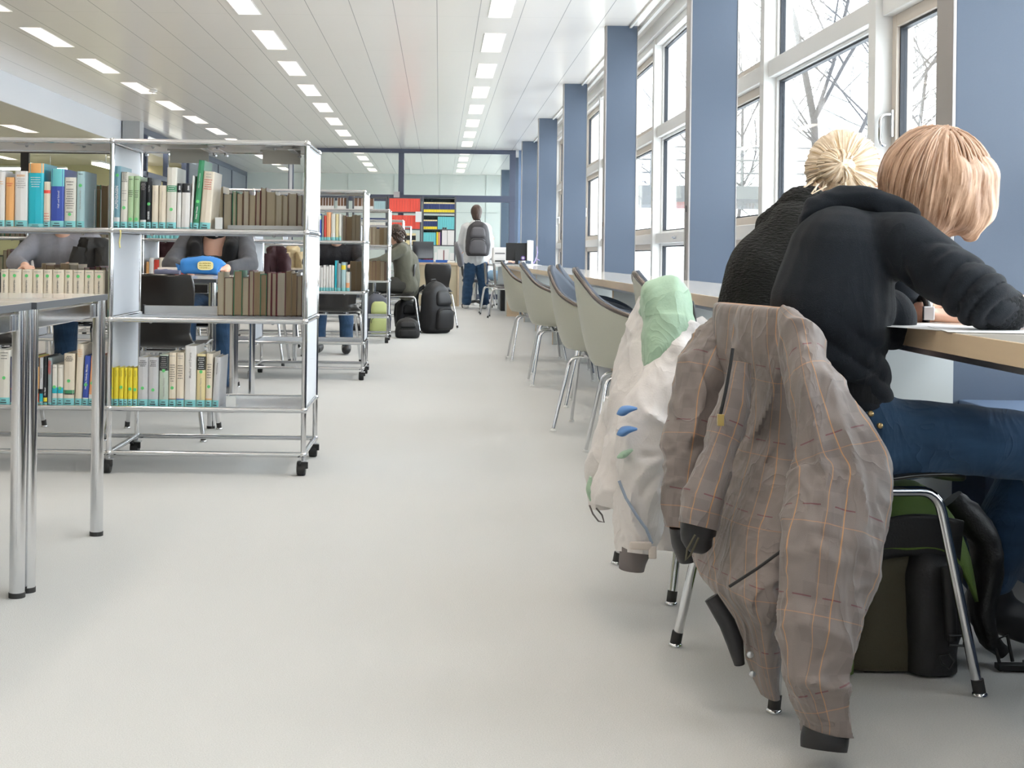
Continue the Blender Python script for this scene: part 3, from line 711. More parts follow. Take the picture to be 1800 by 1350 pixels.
book(344.5,360,625,719,'straw','straw-yellow book with black title block',bands=[(629,653,'black')],dot=656,lines=[(632,650,6,'w')],txt=[('Systematischen Theorie',.0088,686,.5,'g',0)],lean=.6,**BT)
book(360.5,372,624,719,'cream','cream book with orange square above its label',dot=682,bands=[(703,708,'orange')],lines=[(643,666,6,'k')],lean=.8,**BT)
book(372.5,383.5,630,719,'grey','pale grey book leaning right at the row end of bottom shelf',txt=[('Märchenforschung',.006,650,.5,'k',0)],lean=2.5,**BT)
# backward books on the far side (fore-edges to us)
def rev_row(pxs, tops, ybase, Y, zb, lab, grp, seed, d=.17, dark=.15):
    R = random.Random(seed); x = pxs[0]; i = 0
    while x < pxs[1]-4:
        w = R.choice([8,9,10,11,12,16]) if pxs[1]-x > 16 else pxs[1]-x
        if isinstance(tops, tuple): t = R.uniform(*tops)
        else: t = tops
        book(x, x+w-.4, t, ybase, R.choice(['brown','tan','green','maroon','black','tan','tan','tan','brown','tan']), lab, lab=False, rev=True, Y=Y, zb=zb, d=d, group=grp, pages=PAGESD if R.random() < dark else R.choice([PAGESM,PAGES,PAGESM]))
        x += w
rev_row((384,531),(317,333),398,5.67,ZA,'backward book with tan fore-edge, far side of upper shelf, right bay','backward books, upper shelf, right bay',2)
rev_row((168,190),(314,322),398,5.67,ZA,'backward brown book behind the pale grey-blue book, upper shelf left bay','backward books, upper shelf, left bay',3,dark=.9)
rev_row((382,531),(472,486),552,5.69,ZB,'backward book with tan fore-edge, right half of middle shelf','backward books, middle shelf, right bay',5,d=.15,dark=.35)
rev_row((60,186),(462,474),552,5.69,ZB,'backward brown book standing behind the matching cream volumes','backward books behind the cream volumes',6,d=.15,dark=.6)
# books of the rows behind: one mesh each (a few pixels wide)
def small_book(x, y, z, w, h, d, c_, rev=False, pages=None):
    o, k = book_body(w-.0008, h, d, c_, pages or PAGES, split=False)
    if not rev: 
        b = B(); 
    o.location = (x+(w if rev else 0), y+(d if rev else 0), z); o.rotation_euler.z = PI if rev else 0
    return o
CN = dict(ltblue='pale blue', ltgreen='pale green', dkgreen='dark green', turq='turquoise', ivory='ivory', straw='straw-coloured')
def fill(ti, bays, z, seed, lev, mode='mix', cols=None):
    R = random.Random(seed); rows = []
    for k in bays:
        xr = TX[ti]-k*BAY-(.035 if k > 1 else 0)-.02; x = xr-BAY+.04; half = xr-BAY*(.47 if mode == 'mix' else 0)
        while x < half-.015:
            w = R.uniform(.018,.042); c_ = R.choice(cols or ['white','cream','ivory','red','blue','green','orange','white','cream','grey','navy','black','teal','yellow','ltgreen','ivory'])
            h = R.uniform(.20,.30) if z > .9 else R.uniform(.18,.26)
            rows.append((x, w, h, c_, False, k)); x += w
        while mode == 'mix' and x < xr-.02:
            w = R.uniform(.02,.045); rows.append((x, w, R.uniform(.21,.27), R.choice(['tan','brown','maroon','tan','green']), True, k)); x += w
    for i, (x, w, h, c_, rv, k) in enumerate(rows):
        y = TY[ti]+(.30 if rv else .02)
        o = small_book(x, y, z, w, h, .17, c_, rv, (PAGESD if R.random() < .35 else PAGESM) if rv else PAGES)
        if rv: tag(o, 'backward tan-edged book, %s, %s row, bay %s' % (lev, TL[ti].split()[0], ('nearest the aisle','second from the aisle','third from the aisle','fourth from the aisle')[k]), 'book', 'backward books, %s, %s row, bay %d' % (lev, TL[ti].split()[0], k))
        else:
            strip_(w-.001, .001, .028, w*.09, .0011).build('call_number_label', TURQ, o)
            pv = rows[i-1][3] if i and not rows[i-1][4] else 'panel'; nx = rows[i+1][3] if i+1 < len(rows) and not rows[i+1][4] else 'tan'
            tag(o, '%s %s book between %s and %s ones, %s, %s row' % ('thick' if w > .031 else 'thin', CN.get(c_,c_), CN.get(pv,pv), CN.get(nx,nx), lev, TL[ti].split()[0]), 'book', 'books, %s of the %s row' % (lev, TL[ti].split()[0]))
# second trolley, visible right bay, as in the photo
def row2(specs, ti, y, z, lev):
    for i, (p0, p1, yt, c_, lb, bands) in enumerate(specs):
        a = P(p0, 400, y); b = P(p1, 400, y); h = P(p0, yt, y).z-z
        o = small_book(a.x, y, z, b.x-a.x, h, .18, c_)
        for (h0, h1, cc) in bands: strip_(b.x-a.x-.001, h*h0, h*h1, (b.x-a.x)*.09, .0008).build('spine_band', cm(cc), o)
        strip_(b.x-a.x-.001, .001, .028, (b.x-a.x)*.09, .0011).build('call_number_label', TURQ, o)
        tag(o, lb, 'book')
row2([(556,565,376,'blue','blue book with green cap, second trolley upper shelf',[(.80,.95,'ltgreen')]),(565.5,569,377,'steel','thin grey-blue book right of the blue one, second trolley',[]),(569.5,573.5,379,'red','narrow red book beside the salmon one, second trolley',[]),(573.8,581.5,373,'peach','tall salmon orange book on the second trolley',[]),(582,589.5,376,'ivory','ivory book right of the salmon one, second trolley',[(.12,.3,'white')]),(589.8,595,376,'straw','straw-yellow book, second trolley upper shelf',[]),(595.3,600,376,'ivory','thin ivory book beside the tan backward books, second trolley',[(.1,.2,'ltgreen')])],1,9.47,ZA,'')
row2([(556,559,469,'white','white book hidden at the left edge of white set, second trolley',[])]+[(559.2+4.9*i,564+4.9*i,(467,470,466,468,466,467)[i],'white','white volume of a matching set on the second trolley, %s from left' % ('first','second','third','fourth','fifth','sixth')[i],[]) for i in range(6)]+[(589.5,593,458,'teal','dark teal book right of the white set, second trolley',[]),(593.3,600.5,463,'steel','blue-grey book with white title, second trolley',[]),(601,609,461,'ltblue','pale blue book with yellow top, second trolley',[(.75,.9,'yellow')]),(609.3,616,478,'ivory','short white and orange book, second trolley',[(.2,.45,'peach')])],1,9.47,ZB,'')
def rev2(p0, p1, Y, z, yt, lab, grp, seed):
    R = random.Random(seed); a = P(p0,400,Y).x; b = P(p1,400,Y).x
    while a < b-.015:
        w = min(R.uniform(.022,.045), b-a); h = P(p0, R.uniform(*yt), Y).z-z
        o = small_book(a, Y, z, w, h, .17, R.choice(['tan','brown','maroon','tan']), True, R.choice([PAGESM,PAGESM,PAGESD])); a += w
        tag(o, lab, 'book', grp)
rev2(602,634,9.75,ZA,(373,380),'backward tan book, upper shelf of the second trolley near its end panel','backward books, second trolley, upper shelf',21)
rev2(616,636,9.75,ZB,(458,466),'backward brown book, lower shelf of the second trolley near its end panel','backward books, second trolley, lower shelf',22)
rev2(640,680,13.6,ZA,(397,402),'backward tan book, upper shelf of the third trolley beside the curly-haired person','backward books, third trolley, upper shelf',23)
rev2(640,680,13.6,ZB,(458,464),'backward tan book, lower shelf of the third trolley beside the green sweater','backward books, third trolley, lower shelf',24)
fill(1, (1,2,3), ZA, 31, 'upper shelf'); fill(1, (1,2,3), ZB, 32, 'middle shelf')
# ================================================================= TABLES WITH CHROME LEGS
def desk_proto(Lx=1.74, D=.70):
    r = thing('desk', (0,0,0), '-', 'desk')
    for x in (-.0, -Lx):
        for y in (0, D):
            l = B().cyl((x,y,.012),(x,y,.738), .0195, 24).build('leg', CHROME, r); B().cyl((x,y,0),(x,y,.013), .0205, 24).build('rubber_foot', RUBBER, l)
    t = B(); t.box(-Lx-.018,.018,-.018,D+.018,.722,.740); 
    t.build('table_top', TTOP, r, bevel=.0008)
    e = B(); e.box(.018,.021,-.02,D+.02,.7215,.7395); e.box(-Lx-.021,-Lx-.018,-.02,D+.02,.7215,.7395); e.box(-Lx-.021,.021,-.021,-.018,.7215,.7395); e.box(-Lx-.021,.021,D+.018,D+.021,.7215,.7395)
    e.build('edge_band', EDGEG, r)
    for q in ((-.016,-.004,.0195,D-.0195),(-Lx+.004,-Lx+.016,.0195,D-.0195),(-Lx+.0195,-.0195,-.004,.008),(-Lx+.0195,-.0195,D-.008,D+.004)):
        B().box(*q,.668,.714).build('apron_rail', CHROME, r, bevel=.004)
    return r
dk = desk_proto(); dk.location = (-1.04,3.485,0); dk['label'] = 'chrome-legged desk with cream top, its far corner before the cream volumes'; dk['group'] = 'chrome-legged desks'
dk['label'] = 'cream-topped chrome-legged desk in the left foreground, the farther of two'
for i, (x, y, lb) in enumerate(((-1.05,2.73,'cream-topped chrome-legged desk at the left edge, nearest the camera'),(-1.12,6.76,'cream-topped chrome desk behind the nearest trolley, in front of the blue pencil case'),(-1.12,7.52,'cream-topped chrome desk where the person with black scarf sits'),(-1.14,10.85,'cream-topped chrome desk between second and third trolleys, nearer of two'),(-1.14,11.61,'cream-topped chrome desk between second and third trolleys, farther of two'),(-.70,14.85,'cream-topped chrome desk where the curly-haired person in green sweater leans'))):
    c = copy_tree(dk); c.location = (x,y,0); c['label'] = lb
# ================================================================= SHELL CHAIRS (black plywood)
def legpath(p, q, r, n=6):
    """p: list of points with rounded corners of radius r"""
    out = [Vector(p[0])]
    for i in range(1, len(p)-1):
        a, b, c = Vector(p[i-1]), Vector(p[i]), Vector(p[i+1]); u = (a-b).normalized(); v = (c-b).normalized()
        for k in range(n+1):
            t = k/n; out.append((b+u*r)*(1-t)**2+b*2*t*(1-t)+(b+v*r)*t*t)
    out.append(Vector(p[-1])); return out
def shell_chair_proto(mt, name='shell_chair', seatz=.43):
    r = thing(name, (0,0,0), '-', 'chair')
    prof = [(.225,.415,.18),(.20,.430,.20),(.10,.432,.205),(0,.424,.205),(-.09,.425,.20),(-.14,.44,.175),(-.152,.49,.145),(-.156,.55,.15),(-.162,.62,.162),(-.168,.70,.166),(-.172,.757,.155),(-.173,.765,.145)]
    sp_ = spline([tuple(q) for q in prof], 40)
    def f(u, v):
        y, z, w = sp_[int(round(v*40))]; s = (u-.5)*2; x = w*s
        e = abs(s)**3
        return Vector((x, y+(.022*e if v > .5 else 0), z+(.012*e if v < .45 else 0)-(.012*s*s if v > .95 else 0)))
    B().grid(f, 16, 40).build('seat_shell', mt, r, solid=.011, sub=1)
    for sx in (-1, 1):
        for sy in (-1, 1):
            p = legpath([(sx*.225, sy*.225, .018), (sx*.17, sy*.165, .405), (sx*.165, 0, .408)], None, .045)
            l = B().tube(p, .0105, 14).build('leg', CHROME, r)
            fo = B().cyl((sx*.227,sy*.228,.006),(sx*.2245,sy*.2235,.034), .0125, 14).lathe([(.011,0),(.0155,.001),(.0155,.006),(.012,.009)], (sx*.227,sy*.228,0), 'z', 14, 1); fo.build('glide', [RUBBER, CHROME], l)
    b = B(); b.tube([(-.165,.07,.406),(.165,.07,.406)], .009, 10); b.tube([(-.165,-.09,.406),(.165,-.09,.406)], .009, 10)
    for sx in (-1,1): b.cyl((sx*.08,.07,.406),(sx*.08,.07,.425),.016,10); b.cyl((sx*.08,-.09,.406),(sx*.08,-.09,.422),.016,10)
    b.build('seat_frame', CHROME, r); return r
SC = shell_chair_proto(PLYBLK)
def put(o, x, y, deg, label, group=None):
    o.location = (x, y, 0); o.rotation_euler = (0,0,math.radians(deg)); o['label'] = label
    if group: o['group'] = group
    return o
GC = 'black plywood shell chairs with chrome legs'
put(SC, .819, 2.905, -75.5, 'black shell chair under the brown plaid jacket, with the girl in black hoodie on it', GC)
for x, y, a, lb in ((.78,3.70,-80,'black shell chair under the white and green jacket'),(-1.30,6.50,0,'black shell chair with its wide back towards us behind the nearest trolley'),(-2.15,6.50,4,'black shell chair pushed in left of another, behind yellow and orange books'),(-1.52,8.62,180,'black shell chair on which the person with black scarf sits'),(-2.3,8.6,176,'black shell chair across the desk, left of the scarf wearer'),(-.80,10.62,10,'black shell chair with light glinting legs in front of the second trolley gap'),(-2.07,10.42,0,'black shell chair under a dark maroon coat, behind the second trolley'),(-1.40,10.58,0,'black shell chair under the right maroon coat'),(-3.12,10.5,0,'black shell chair under the black coat at the left'),(-.42,15.3,88,'black shell chair under the curly-haired person in green sweater'),(-.05,16.4,15,'black shell chair with its curved back showing beside the green sweater'),(-1.5,12.75,180,'black shell chair under the person in black, beyond the second trolley'),(-2.4,12.75,180,'black shell chair behind the dark maroon coat')):
    put(copy_tree(SC), x, y, a, lb, GC)
gc = shell_chair_proto(mat('smoky_grey_plastic', (.16,.15,.15), .2, coat=.4), 'plastic_chair')
put(gc, .93, 19.15, -95, 'smoky grey shell chair at the far end of the window table, right one', 'smoky grey chairs'); put(copy_tree(gc), .84, 20.25, -90, 'smoky grey shell chair at the far end of the window table, left one', 'smoky grey chairs')
# ================================================================= UPHOLSTERED ARM SHELL CHAIRS
def interp(tb, x):
    for (a, b), (c, d) in zip(tb, tb[1:]):
        if x <= c: t = (x-a)/(c-a); t = t*t*(3-2*t); return b+(d-b)*t
    return tb[-1][1]
RZ0 = [(0,.425),(22,.435),(45,.48),(68,.565),(90,.612),(112,.635),(135,.685),(157,.77),(180,.815)]
RZ = [(22.5*k, q[0]) for k, q in enumerate(spline([(z,) for _, z in RZ0], 8))]
_RS = spline([(z,) for _, z in RZ0], 96)
def armshell(u, v, off=0):
    th = 2*PI*u; deg = abs(math.degrees(th)); deg = 360-deg if deg > 180 else deg
    s, c = math.sin(th), math.cos(th)
    rx = .305-.075*max(0, -c)**2; ry = .285 if c > 0 else .275+.03*(-c)
    zr = _RS[min(96, int(round(deg/180*96)))][0]
    if v < .35: g = .66*(v/.35); h = .03*(v/.35)**2
    else:
        t = (v-.35)/.65; g = .66+.34*(t**.72)+.065*math.sin(PI*t)*(1-max(0, -c)); h = .03+.97*t**1.45
    g = g-off/.29*min(1, v/.35)*.9
    z = .395+off*.9*(1-min(1, max(0, (v-.3)/.5)))+(zr-.395)*h
    return Vector((rx*s*g, ry*c*g-.0*(1-v), z))
def arm_chair_proto():
    r = thing('arm_shell_chair', (0,0,0), '-', 'chair')
    B().grid(lambda u, v: armshell(u, max(v,.02)), 64, 30, closed_u=True).build('shell', SHELL, r, solid=.005)
    B().grid(lambda u, v: armshell(u, max(v,.02), .013)+Vector((0,0,.013*v)), 64, 30, closed_u=True).build('upholstery', UPH, r, solid=.016)
    B().tube([armshell(i/96, 1, .004)+Vector((0,0,.002)) for i in range(96)], .0105, 10, closed=True).build('rim', RIM, r)
    for sx in (-1, 1):
        for sy in (-1, 1):
            p = legpath([(sx*.21, sy*.225, .012), (sx*.105, sy*.165, .365), (sx*.10, 0, .368)], None, .05)
            l = B().tube(p, .0085, 12).build('leg', CHROME, r)
            B().lathe([(.012,0),(.017,.001),(.014,.007),(.006,.014)], (sx*.211,sy*.226,0), 'z', 14).build('glide', WHT, l)
    b = B(); b.tube([(-.10,.08,.368),(.10,.08,.368)], .007, 8); b.tube([(-.10,-.08,.368),(.10,-.08,.368)], .007, 8); b.box(-.012,.012,-.08,.08,.366,.370)
    for sx in (-1,1):
        for sy in (-1,1): b.cyl((sx*.10,sy*.08,.368),(sx*.12,sy*.10,.402),.014,10)
    b.build('base_frame', CHROME, r); return r
AC = arm_chair_proto(); GA = 'beige arm shell chairs with blue padding along the window table'
put(AC, .885, 5.88, -92, 'beige arm shell chair with blue padding, second behind the white jacket', GA)
for x, y, a, lb in ((.985,4.78,-88,'beige arm shell chair directly behind the white and green jacket'),(.86,6.95,-108,'beige arm shell chair turned to show its blue seat padding'),(1.0,8.05,-100,'beige arm shell chair mostly hidden behind the turned one'),(.86,9.35,-90,'beige arm shell chair showing its full side, halfway along the table'),(.93,10.30,-92,'beige arm shell chair peeking out behind the fully visible one'),(.83,11.52,-88,'farthest beige arm shell chair on the window table')):
    put(copy_tree(AC), x, y, a, lb, GA)
# ================================================================= WINDOW TABLE
wt = thing('window_table', (1.2,9,0), 'long pale maple table running along the windows and blue columns', 'table', world=True)
B().box(.962,1.497,-1.5,19.7,.700,.740).build('table_top', TTOP, wt, bevel=.001)
B().box(.957,.9615,-1.5,19.7,.699,.7395).build('edge_strip', MAPLE, wt, bevel=.001)
B().box(.975,1.49,-1.5,19.68,.685,.6995).build('underframe', STEEL, wt)
WG = mat('pale_grey_panel', (.66,.68,.66), .4)
for y in (-.5,1.8,3.945,6.55,8.87,11.2,13.5,15.85,18.0):
    l = B().box(1.135,1.485,y-.012,y+.012,.001,.6845).build('panel_leg', WG, wt); B().box(1.128,1.135,y-.014,y+.014,.001,.6845).build('wood_edge', MAPLE, l)
l = B().box(.98,1.49,19.62,19.66,.001,.6845).build('end_panel', MAPLE, wt)
# ================================================================= CLOTH MATERIALS
def plaid():
    m, N, L, b = nodes('brown_plaid_shell_fabric'); b.inputs['Roughness'].default_value = .55; b.inputs['Sheen Weight'].default_value = .15
    uv = N.new('ShaderNodeUVMap'); uv.uv_map = 'uv'; sp = N.new('ShaderNodeSeparateXYZ'); L.new(uv.outputs[0], sp.inputs[0])
    def line(out, off, per, w):
        a = N.new('ShaderNodeMath'); a.operation = 'ADD'; a.inputs[1].default_value = off; L.new(out, a.inputs[0])
        q = N.new('ShaderNodeMath'); q.operation = 'WRAP'; q.inputs[1].default_value = per/2; q.inputs[2].default_value = -per/2; L.new(a.outputs[0], q.inputs[0])
        c = N.new('ShaderNodeMath'); c.operation = 'ABSOLUTE'; L.new(q.outputs[0], c.inputs[0])
        d = N.new('ShaderNodeMath'); d.operation = 'LESS_THAN'; d.inputs[1].default_value = w; L.new(c.outputs[0], d.inputs[0]); return d.outputs[0]
    def mul(a, c):
        q = N.new('ShaderNodeMath'); q.operation = 'MULTIPLY'; L.new(a, q.inputs[0]); (L.new(c, q.inputs[1]) if not isinstance(c, float) else setattr(q.inputs[1], 'default_value', c)); return q.outputs[0]
    def mix(f, c1, c2):
        x = N.new('ShaderNodeMix'); x.data_type = 'RGBA'; L.new(f, x.inputs[0])
        (L.new(c1, x.inputs[6]) if not isinstance(c1, tuple) else setattr(x.inputs[6], 'default_value', (*c1, 1))); x.inputs[7].default_value = (*c2, 1); return x.outputs[2]
    U_, V_ = sp.outputs[0], sp.outputs[1]
    nz = N.new('ShaderNodeTexNoise'); nz.inputs['Scale'].default_value = 900; L.new(uv.outputs[0], nz.inputs[0])
    base = mix(nz.outputs[0], (.165,.138,.128), (.235,.200,.187))
    base = mix(mul(mul(line(U_, .02, .09, .016), line(V_, .0, .075, .020)), .32), base, (.115,.092,.086))
    base = mix(mul(mul(line(U_, .045, .09, .012), line(V_, .04, .075, .014)), .26), base, (.125,.10,.094))
    base = mix(mul(mul(line(V_, .03, .15, .0012), line(U_, .0, .06, .018)), .8), base, (.14,.035,.045))
    base = mix(mul(line(U_, 0, .09, .0011), .75), base, (.55,.26,.09))
    base = mix(mul(line(U_, .03, .18, .0008), .6), base, (.55,.26,.09))
    base = mix(mul(line(V_, .0, .15, .0009), .45), base, (.50,.25,.12))
    L.new(base, b.inputs['Base Color'])
    bp = N.new('ShaderNodeBump'); bp.inputs['Strength'].default_value = .15; bp.inputs['Distance'].default_value = .002; L.new(nz.outputs[0], bp.inputs['Height']); L.new(bp.outputs[0], b.inputs['Normal'])
    wrinkles(m, .011, 7); return m
PLAID = plaid()
LINING = mat('black_lining', (.012,.012,.014), .5)
WJ = mat('white_shell_fabric', (.72,.68,.66), .5, sheen=.1, bump=.08, bscale=200, wrinkle=.008, ws=7); GJ = mat('mint_green_fabric', (.36,.52,.38), .55, sheen=.1, bump=.08, bscale=200, wrinkle=.01, ws=9)
GREYC = mat('grey_inner_cuff', (.16,.14,.135), .7); BLUEJ = mat('blue_lining', (.10,.24,.52), .5)
def knit(name, c, sheen=.06, sc=700, st=(1,1,1), bs=.4, wr=.005): return mat(name, c, .82, spec=.15, wrinkle=wr, ws=4.5, bump=bs, bscale=sc, stretch=st, sheen=sheen, var=.12, scale=40)
HOOD = knit('black_navy_cotton', (.011,.014,.019)); RIBK = knit('black_rib_knit', (.013,.014,.016), .05, 200, (1,1,.1), .25)
BLKKNIT = knit('black_chunky_knit', (.014,.014,.013), .05, 260, (.3,.3,1), .9)
DENIM = mat('blue_denim', (.028,.065,.13), .85, spec=.2, wrinkle=.007, ws=8, bump=.3, bscale=900, var=.55, scale=9, stretch=(1,1,3), sheen=.1)
DENIML = mat('light_blue_denim', (.22,.34,.46), .85, var=.25, scale=10)
def folds(a=.006, s=9, o=0, f=.35):
    def g(co, n_):
        v = N3(co, s, s, s*f, o); w = N3(co, s*2.3, s*2.3, s*1.1, o+5)
        return a*(1-abs(v)*2.4)+a*.45*w
    return g
def jf(a, s, o, cr=()):
    def g(co, s_, t_):
        q = co+Vector((N3(co, 6, o=o+1), N3(co, 6, o=o+2), N3(co, 6, o=o+3)))*.05
        v = N3(q, s*.8, s*.8, s*.32, o); w = N3(q, s*2.4, s*2.4, s*1.5, o+7); x = N3(q, s*1.3, s*1.3, s*1.3, o+11)
        d = a*1.5*(.45-min(1, abs(v)*3.2)**.7)+a*.45*(.5-min(1, abs(w)*3))+a*.5*x
        for (p, q, wd, dp) in cr: d += crease(co, p, q, wd, dp)
        return d
    return g
def spx(rows):
    """(px, py, Y, half width px, half depth m) -> world rows"""
    out = []
    for px, py, Y, hw, hd in rows:
        c = P(px, py, Y); out.append((c.x, c.y, c.z, hw*Y/FPX, hd))
    return out
# ----------------------------------------------------------------- brown plaid jacket
J = thing('jacket', (.60, 2.6, .01), 'brown and orange plaid snowboard jacket hanging over the nearest chair', 'jacket', world=True)
bd = B()
Q = lambda px, py: P(px, py, 2.82-(px-1322)*.0024-max(0, py-760)*.0007)
def spw(rows): return [(*P(px, py, Y), ha, hb) for px, py, Y, ha, hb in rows]
sweep(bd, spw([(1322,536,2.855,.014,.155),(1321,545,2.855,.030,.170),(1324,600,2.85,.036,.170),(1332,680,2.84,.038,.170),(1332,760,2.81,.042,.172),(1318,840,2.77,.052,.18),(1302,910,2.72,.055,.175),(1299,980,2.67,.052,.165),(1300,1030,2.63,.050,.15),(1324,1090,2.60,.035,.09),(1342,1160,2.57,.025,.05),(1354,1222,2.55,.012,.03)]),
      axes=(Vector((.975,.22,0)), Vector((-.22,.975,0))), n=110, rows=140, e=2.6, fold=jf(.011, 9, 3, [(Q(1385,575), Q(1290,900), .014, .026), (Q(1375,575), Q(1265,800), .012, -.016), (Q(1390,600), Q(1330,980), .012, -.018), (Q(1395,640), Q(1365,980), .012, .022), (Q(1320,570), Q(1252,860), .014, .022), (Q(1350,590), Q(1275,880), .010, -.016), (Q(1280,560), Q(1262,740), .012, .016), (Q(1240,1010), Q(1360,950), .008, .010)]))
bd.build('body', PLAID, J)
bd = B()
sweep(bd, spx([(1378,562,2.66,14,.05),(1400,600,2.62,30,.07),(1420,660,2.56,46,.075),(1448,740,2.52,62,.075),(1476,820,2.49,84,.075),(1475,880,2.46,92,.072),(1464,960,2.43,92,.07),(1451,1040,2.41,84,.07),(1440,1120,2.39,73,.066),(1431,1180,2.375,61,.06),(1443,1225,2.365,54,.05),(1452,1262,2.36,47,.042),(1452,1290,2.355,45,.038)]),
      n=84, rows=150, e=2.1, fold=jf(.009, 11, 9, [(P(1395,800,2.42), P(1560,905,2.42), .010, -.012), (P(1380,905,2.38), P(1545,1000,2.36), .007, -.007), (P(1400,1195,2.32), P(1500,1215,2.32), .012, .022), (P(1395,1170,2.31), P(1490,1150,2.31), .010, -.012), (P(1400,1100,2.31), P(1480,1130,2.31), .012, .010), (P(1410,640,2.5), P(1455,860,2.4), .016, .014), (P(1500,760,2.45), P(1520,1000,2.40), .018, .010), (P(1385,1230,2.31), P(1500,1190,2.31), .008, -.010), (P(1430,1240,2.30), P(1435,1290,2.30), .006, -.007), (P(1460,1240,2.30), P(1462,1290,2.30), .006, -.007)]))
sl = bd.build('sleeve', PLAID, J)
bd = B(); sweep(bd, spx([(1452,1286,2.355,40,.034),(1449,1302,2.353,41,.036),(1448,1317,2.35,40,.032)]), n=30, rows=8, caps=(True,True)); bd.build('cuff', LINING, sl)
bd = B()
sweep(bd, spx([(1285,560,3.04,20,.05),(1262,600,3.02,38,.06),(1232,680,2.98,52,.065),(1222,760,2.94,54,.065),(1208,840,2.91,45,.06),(1196,890,2.89,32,.055),(1192,928,2.88,22,.045)]),
      n=70, rows=110, e=2.1, fold=jf(.009, 12, 21, [(P(1180,760,2.86), P(1262,735,2.86), .012, .016), (P(1175,800,2.86), P(1262,770,2.86), .010, -.012), (P(1200,700,2.88), P(1275,660,2.88), .012, .014)]))
sl = bd.build('sleeve', PLAID, J)
bd = B(); sweep(bd, spx([(1193,924,2.88,18,.036),(1200,950,2.88,22,.036),(1208,985,2.88,18,.03)]), n=26, rows=10, fold=jf(.003,20,2)); bd.build('cuff', LINING, sl)
bd = B()
sweep(bd, spx([(1300,640,2.70,16,.03),(1288,720,2.68,26,.035),(1262,800,2.66,34,.04),(1240,870,2.64,38,.04),(1228,925,2.63,36,.04)]), n=36, rows=60, e=2.2, fold=jf(.007, 13, 33))
bd.build('front_flap', PLAID, J)
bd = B(); sweep(bd, spx([(1232,915,2.64,31,.033),(1228,945,2.64,30,.03),(1240,965,2.64,14,.02)]), n=26, rows=10, fold=jf(.003,20,4)); bd.build('hem_lining', LINING, J)
q = B(); q.tube([P(1288,612,2.60),P(1284,640,2.60),P(1275,690,2.60),P(1266,730,2.60)], .0035, 8); q.box(*[a+b for a,b in ((P(1266,735,2.6).x,-.006),(P(1266,735,2.6).x,.006),(2.592,0),(2.602,0),(P(1266,735,2.6).z,-.014),(P(1266,735,2.6).z,.008))], 1)
q.build('zip', [LINING, mat('brass_tag', (.45,.33,.12), .35, .8)], J, bevel=.001)
q = B(); q.tube([P(1282,1031,2.475),P(1330,1000,2.455),P(1374,968,2.44)], .0028, 8); q.build('pocket_zip', LINING, J)
q = B(); q.tube([P(1222,940,2.58),P(1208,965,2.58),P(1205,985,2.58),P(1214,975,2.58),P(1228,945,2.58)], .002, 6); q.build('drawcord', mat('olive_cord', (.09,.08,.05), .7), J)
q = B(); q.tube([P(1250,1050,2.58),P(1278,1095,2.57),P(1292,1130,2.56),P(1300,1168,2.56)], [.014,.016,.016,.010], 10); q.build('inner_strap', LINING, J)
q = B()
for px, py in ((1322,1184),(1318,1150)): a = P(px,py,2.49); q.lathe([(.006,0),(.006,-.004),(.003,-.006)], (a.x,a.y,a.z), 'y', 12)
q.build('snap_button', STEEL, J)
# ----------------------------------------------------------------- white and green jacket
J = thing('jacket', (.58, 3.4, .2), 'white ski jacket with mint green shoulder panel draped over the second chair', 'jacket', world=True)
bd = B()
sweep(bd, spx([(1156,522,3.52,30,.07),(1158,555,3.51,48,.11),(1158,620,3.50,68,.13),(1150,700,3.45,76,.15),(1132,780,3.40,74,.15),(1112,850,3.38,68,.12),(1100,900,3.37,58,.10)]), n=84, rows=120, e=2.2, fold=jf(.011, 11, 40, [(P(1105,620,3.3), P(1060,860,3.3), .014, .014), (P(1150,720,3.25), P(1130,880,3.25), .012, .014)]))
bd.build('body', WJ, J)
bd = B(); sweep(bd, spx([(1158,515,3.47,34,.07),(1166,535,3.45,44,.10),(1170,570,3.44,44,.12),(1164,608,3.42,44,.12),(1157,640,3.40,38,.11),(1148,664,3.39,27,.09),(1142,679,3.38,8,.07)]), n=44, rows=40, e=3.2, fold=jf(.005, 12, 41)); bd.build('shoulder_panel', GJ, J)
bd = B()
sweep(bd, spx([(1205,575,3.38,20,.05),(1190,640,3.34,44,.07),(1160,710,3.30,58,.08),(1136,780,3.27,58,.08),(1132,850,3.25,50,.075),(1126,910,3.24,44,.065),(1120,950,3.235,36,.05),(1118,972,3.23,33,.045)]), n=70, rows=120, e=2.1, fold=jf(.009, 12, 47, [(P(1085,745,3.18), P(1170,770,3.18), .012, .018), (P(1080,800,3.18), P(1170,800,3.18), .010, -.014), (P(1090,700,3.2), P(1160,740,3.2), .010, .012)]))
sl = bd.build('sleeve', WJ, J)
bd = B(); sweep(bd, spx([(1117,966,3.23,27,.037),(1112,985,3.23,24,.035),(1110,1001,3.23,22,.032)]), n=26, rows=8); bd.build('cuff', GREYC, sl)
q = B(); q.box(P(1107,955,3.17).x,P(1145,955,3.17).x,3.165,3.175,P(1107,966,3.17).z,P(1107,952,3.17).z); q.box(P(1140,970,3.17).x,P(1154,970,3.17).x,3.165,3.172,P(1140,982,3.17).z,P(1140,960,3.17).z); q.build('velcro_tab', mat('pale_tab', (.70,.62,.56), .5), sl, bevel=.003)
for py in (726, 762):
    bd = B(); sweep(bd, spx([(1086,py,3.19,2,.01),(1094,py-3,3.185,8,.02),(1106,py-7,3.18,6,.018),(1120,py-8,3.178,2,.006)]), n=20, rows=16); bd.build('vent_lining', BLUEJ, sl)
